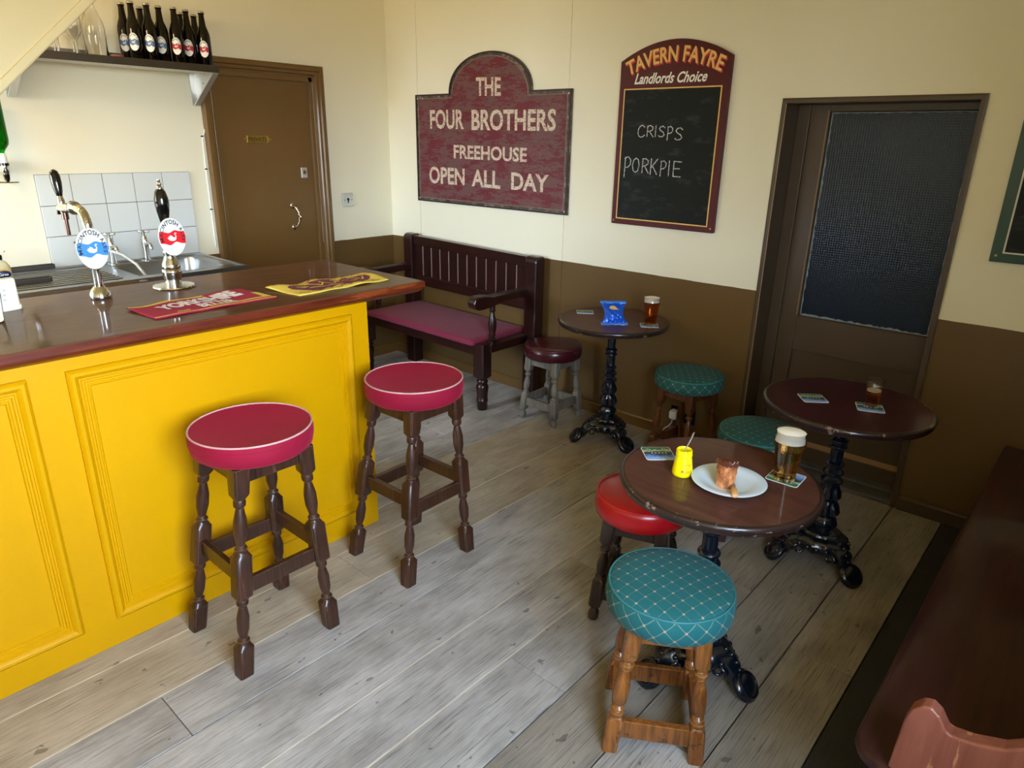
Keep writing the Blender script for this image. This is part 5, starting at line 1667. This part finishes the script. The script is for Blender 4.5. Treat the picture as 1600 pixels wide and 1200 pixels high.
MB().tube([(-.004, -.008, .004), (.004, .004, .030), (.011, .017, .062), (.014, .021, .074)], [(.002, .0018), (.0022, .0016), (.0048, .0014), (.002, .001)], 10).build('handle', M['steel'], sn, 60)
MB().ball((-.006, -.010, .001), .006, stretch=(.8, .8, 1.2)).build('bowl', M['steel'], sn, 60)

# plate, pie and knife ---------------------------------------------------------
PX, PY = 3.542, -1.668
pt = thing('plate', 'round white china plate on the nearest table', 'plate', (PX, PY, TZ3 + .0005))
R_ = .105
MB().lathe([(0, .0), (.056, .0), (.060, .003), (.078, .008), (R_ - .002, .0135), (R_, .0155), (R_ - .003, .0168), (.080, .0125), (.066, .0085), (.058, .0065), (0, .0060)], 56).build('china', M['china'], pt, 50)
pie = thing('pork_pie_slice', 'wedge of browned pork pie standing on the white plate', 'pie', (3.545, -1.700, TZ3 + .0071), math.radians(-72))
# quarter of a round pie: local wedge apex at +x, crust wall bulging to -x
def wedge(n=18, inset=0.0):
    pts = []
    for i in range(n + 1):
        q = math.radians(-52) + math.radians(104) * i / n
        pts.append(((.040 - inset) * math.cos(q) - .026, (.037 - inset) * math.sin(q)))
    return pts + [(-.026 + inset, 0)]
rnd = random.Random(4)
rings = []
nz_ = 12
for k in range(nz_ + 1):
    z = .072 * k / nz_
    rings.append([((x * (1 + .06 * math.sin(PI * k / nz_)) + .0009 * math.sin(k * 2.1 + i * 1.7)), y * (.86 + .14 * k / nz_) + .0009 * math.cos(k * 1.7 + i), z) for i, (x, y) in enumerate(wedge())])
MB().loft(rings).build('crust', M['crust'], pie, 50)
rings = []
for k, (s, z) in enumerate(((.98, .066), (1.09, .069), (1.12, .076), (1.04, .082), (.9, .081), (.7, .076), (.4, .074))):
    rings.append([(x * s, y * s, z + (.004 * math.sin(i * 1.9) if 1 <= k <= 4 else 0)) for i, (x, y) in enumerate(wedge())])
MB().loft(rings).build('crimped_lid', M['crust_dark'], pie, 60)
MB().prism([(-.0273, .004), (-.0273, .064), (.0, .064), (.0, .004)], 'Y', -.002, .002).map(lambda x, y, z: (x, y, z)).build('meat_filling', M['pie_meat'], pie)
kn = thing('table_knife', 'knife with pale wooden handle resting across the plate rim', 'knife', (3.592, -1.742, TZ3 + .018), math.radians(118))
MB().loft([[(x * 1.0, y, z + .004) for y, z in [(.0085 * math.cos(2 * PI * j / 12) * s, .006 * math.sin(2 * PI * j / 12) * s) for j in range(12)]] for x, s in ((-.022, .75), (-.020, 1.0), (.0, 1.05), (.024, .9), (.026, .7))]).build('handle', M['pale_wood'], kn, 50)
MB().prism([(.024, -.005), (.055, -.004), (.068, .003), (.055, .005), (.024, .005)], 'Z', .003, .0045).build('blade', M['steel'], kn)

# ================================================================== PEW (right)
pw = thing('pew_bench', 'long dark mahogany pew bench along the right side with a scrolled arm end', 'bench', (4.30, -1.07, 0))
def PW(m):
    return m.map(lambda x, y, z: (x - 4.30, y + 1.07, z))
c_ = []
def corner(cx, cy, r, a0, a1, n=8):
    return [(cx + r * math.cos(a0 + (a1 - a0) * k / n), cy + r * math.sin(a0 + (a1 - a0) * k / n)) for k in range(n + 1)]
seatp = corner(4.045 + .075, -2.105 + .075, .075, PI, 1.5 * PI) + [(4.54, -2.105), (4.54, -.022), (4.047, -.022)]
prf = [(-.010, .405), (-.002, .410), (.0, .418), (.0, .430), (-.003, .438), (-.010, .442)]
def inset(pts, d):
    cx, cy = 4.30, -1.07
    out = []
    for x, y in pts:
        out.append((x - d * (-1 if x < 4.2 else 1) * (1 if x < 4.2 else 0) * 1.0, y - d * (-1 if y < -1.9 else 0)))
    return out
PW(MB().loft([[(x, y, z) for x, y in inset(seatp, -d)] for d, z in prf])).build('seat', M['pew'], pw, 50)
en = [(4.120, .4425), (4.126, .564), (4.134, .599), (4.148, .618), (4.164, .624), (4.180, .613), (4.190, .597), (4.197, .587), (4.205, .585), (4.238, .591), (4.283, .609), (4.307, .630), (4.36, .70), (4.42, .82), (4.47, .93), (4.53, .95), (4.55, .90), (4.55, .4425)]
PW(MB().prism(en, 'Y', -2.103, -2.068)).build('arm_end', M['pew_end'], pw, bevel=.005, seg=3)
PW(MB().box(4.16, 4.50, -2.09, -2.05, 0, .405)).build('end_support', M['pew'], pw, bevel=.004)
PW(MB().box(4.16, 4.50, -.12, -.08, 0, .405)).build('end_support', M['pew'], pw, bevel=.004)
PW(MB().box(4.42, 4.46, -2.05, -.12, .05, .405)).build('stretcher', M['pew'], pw, bevel=.004)
PW(MB().prism([(4.50, .442), (4.54, .442), (4.585, .98), (4.55, .98)], 'Y', -2.067, -.03)).build('back_board', M['pew'], pw, bevel=.004)
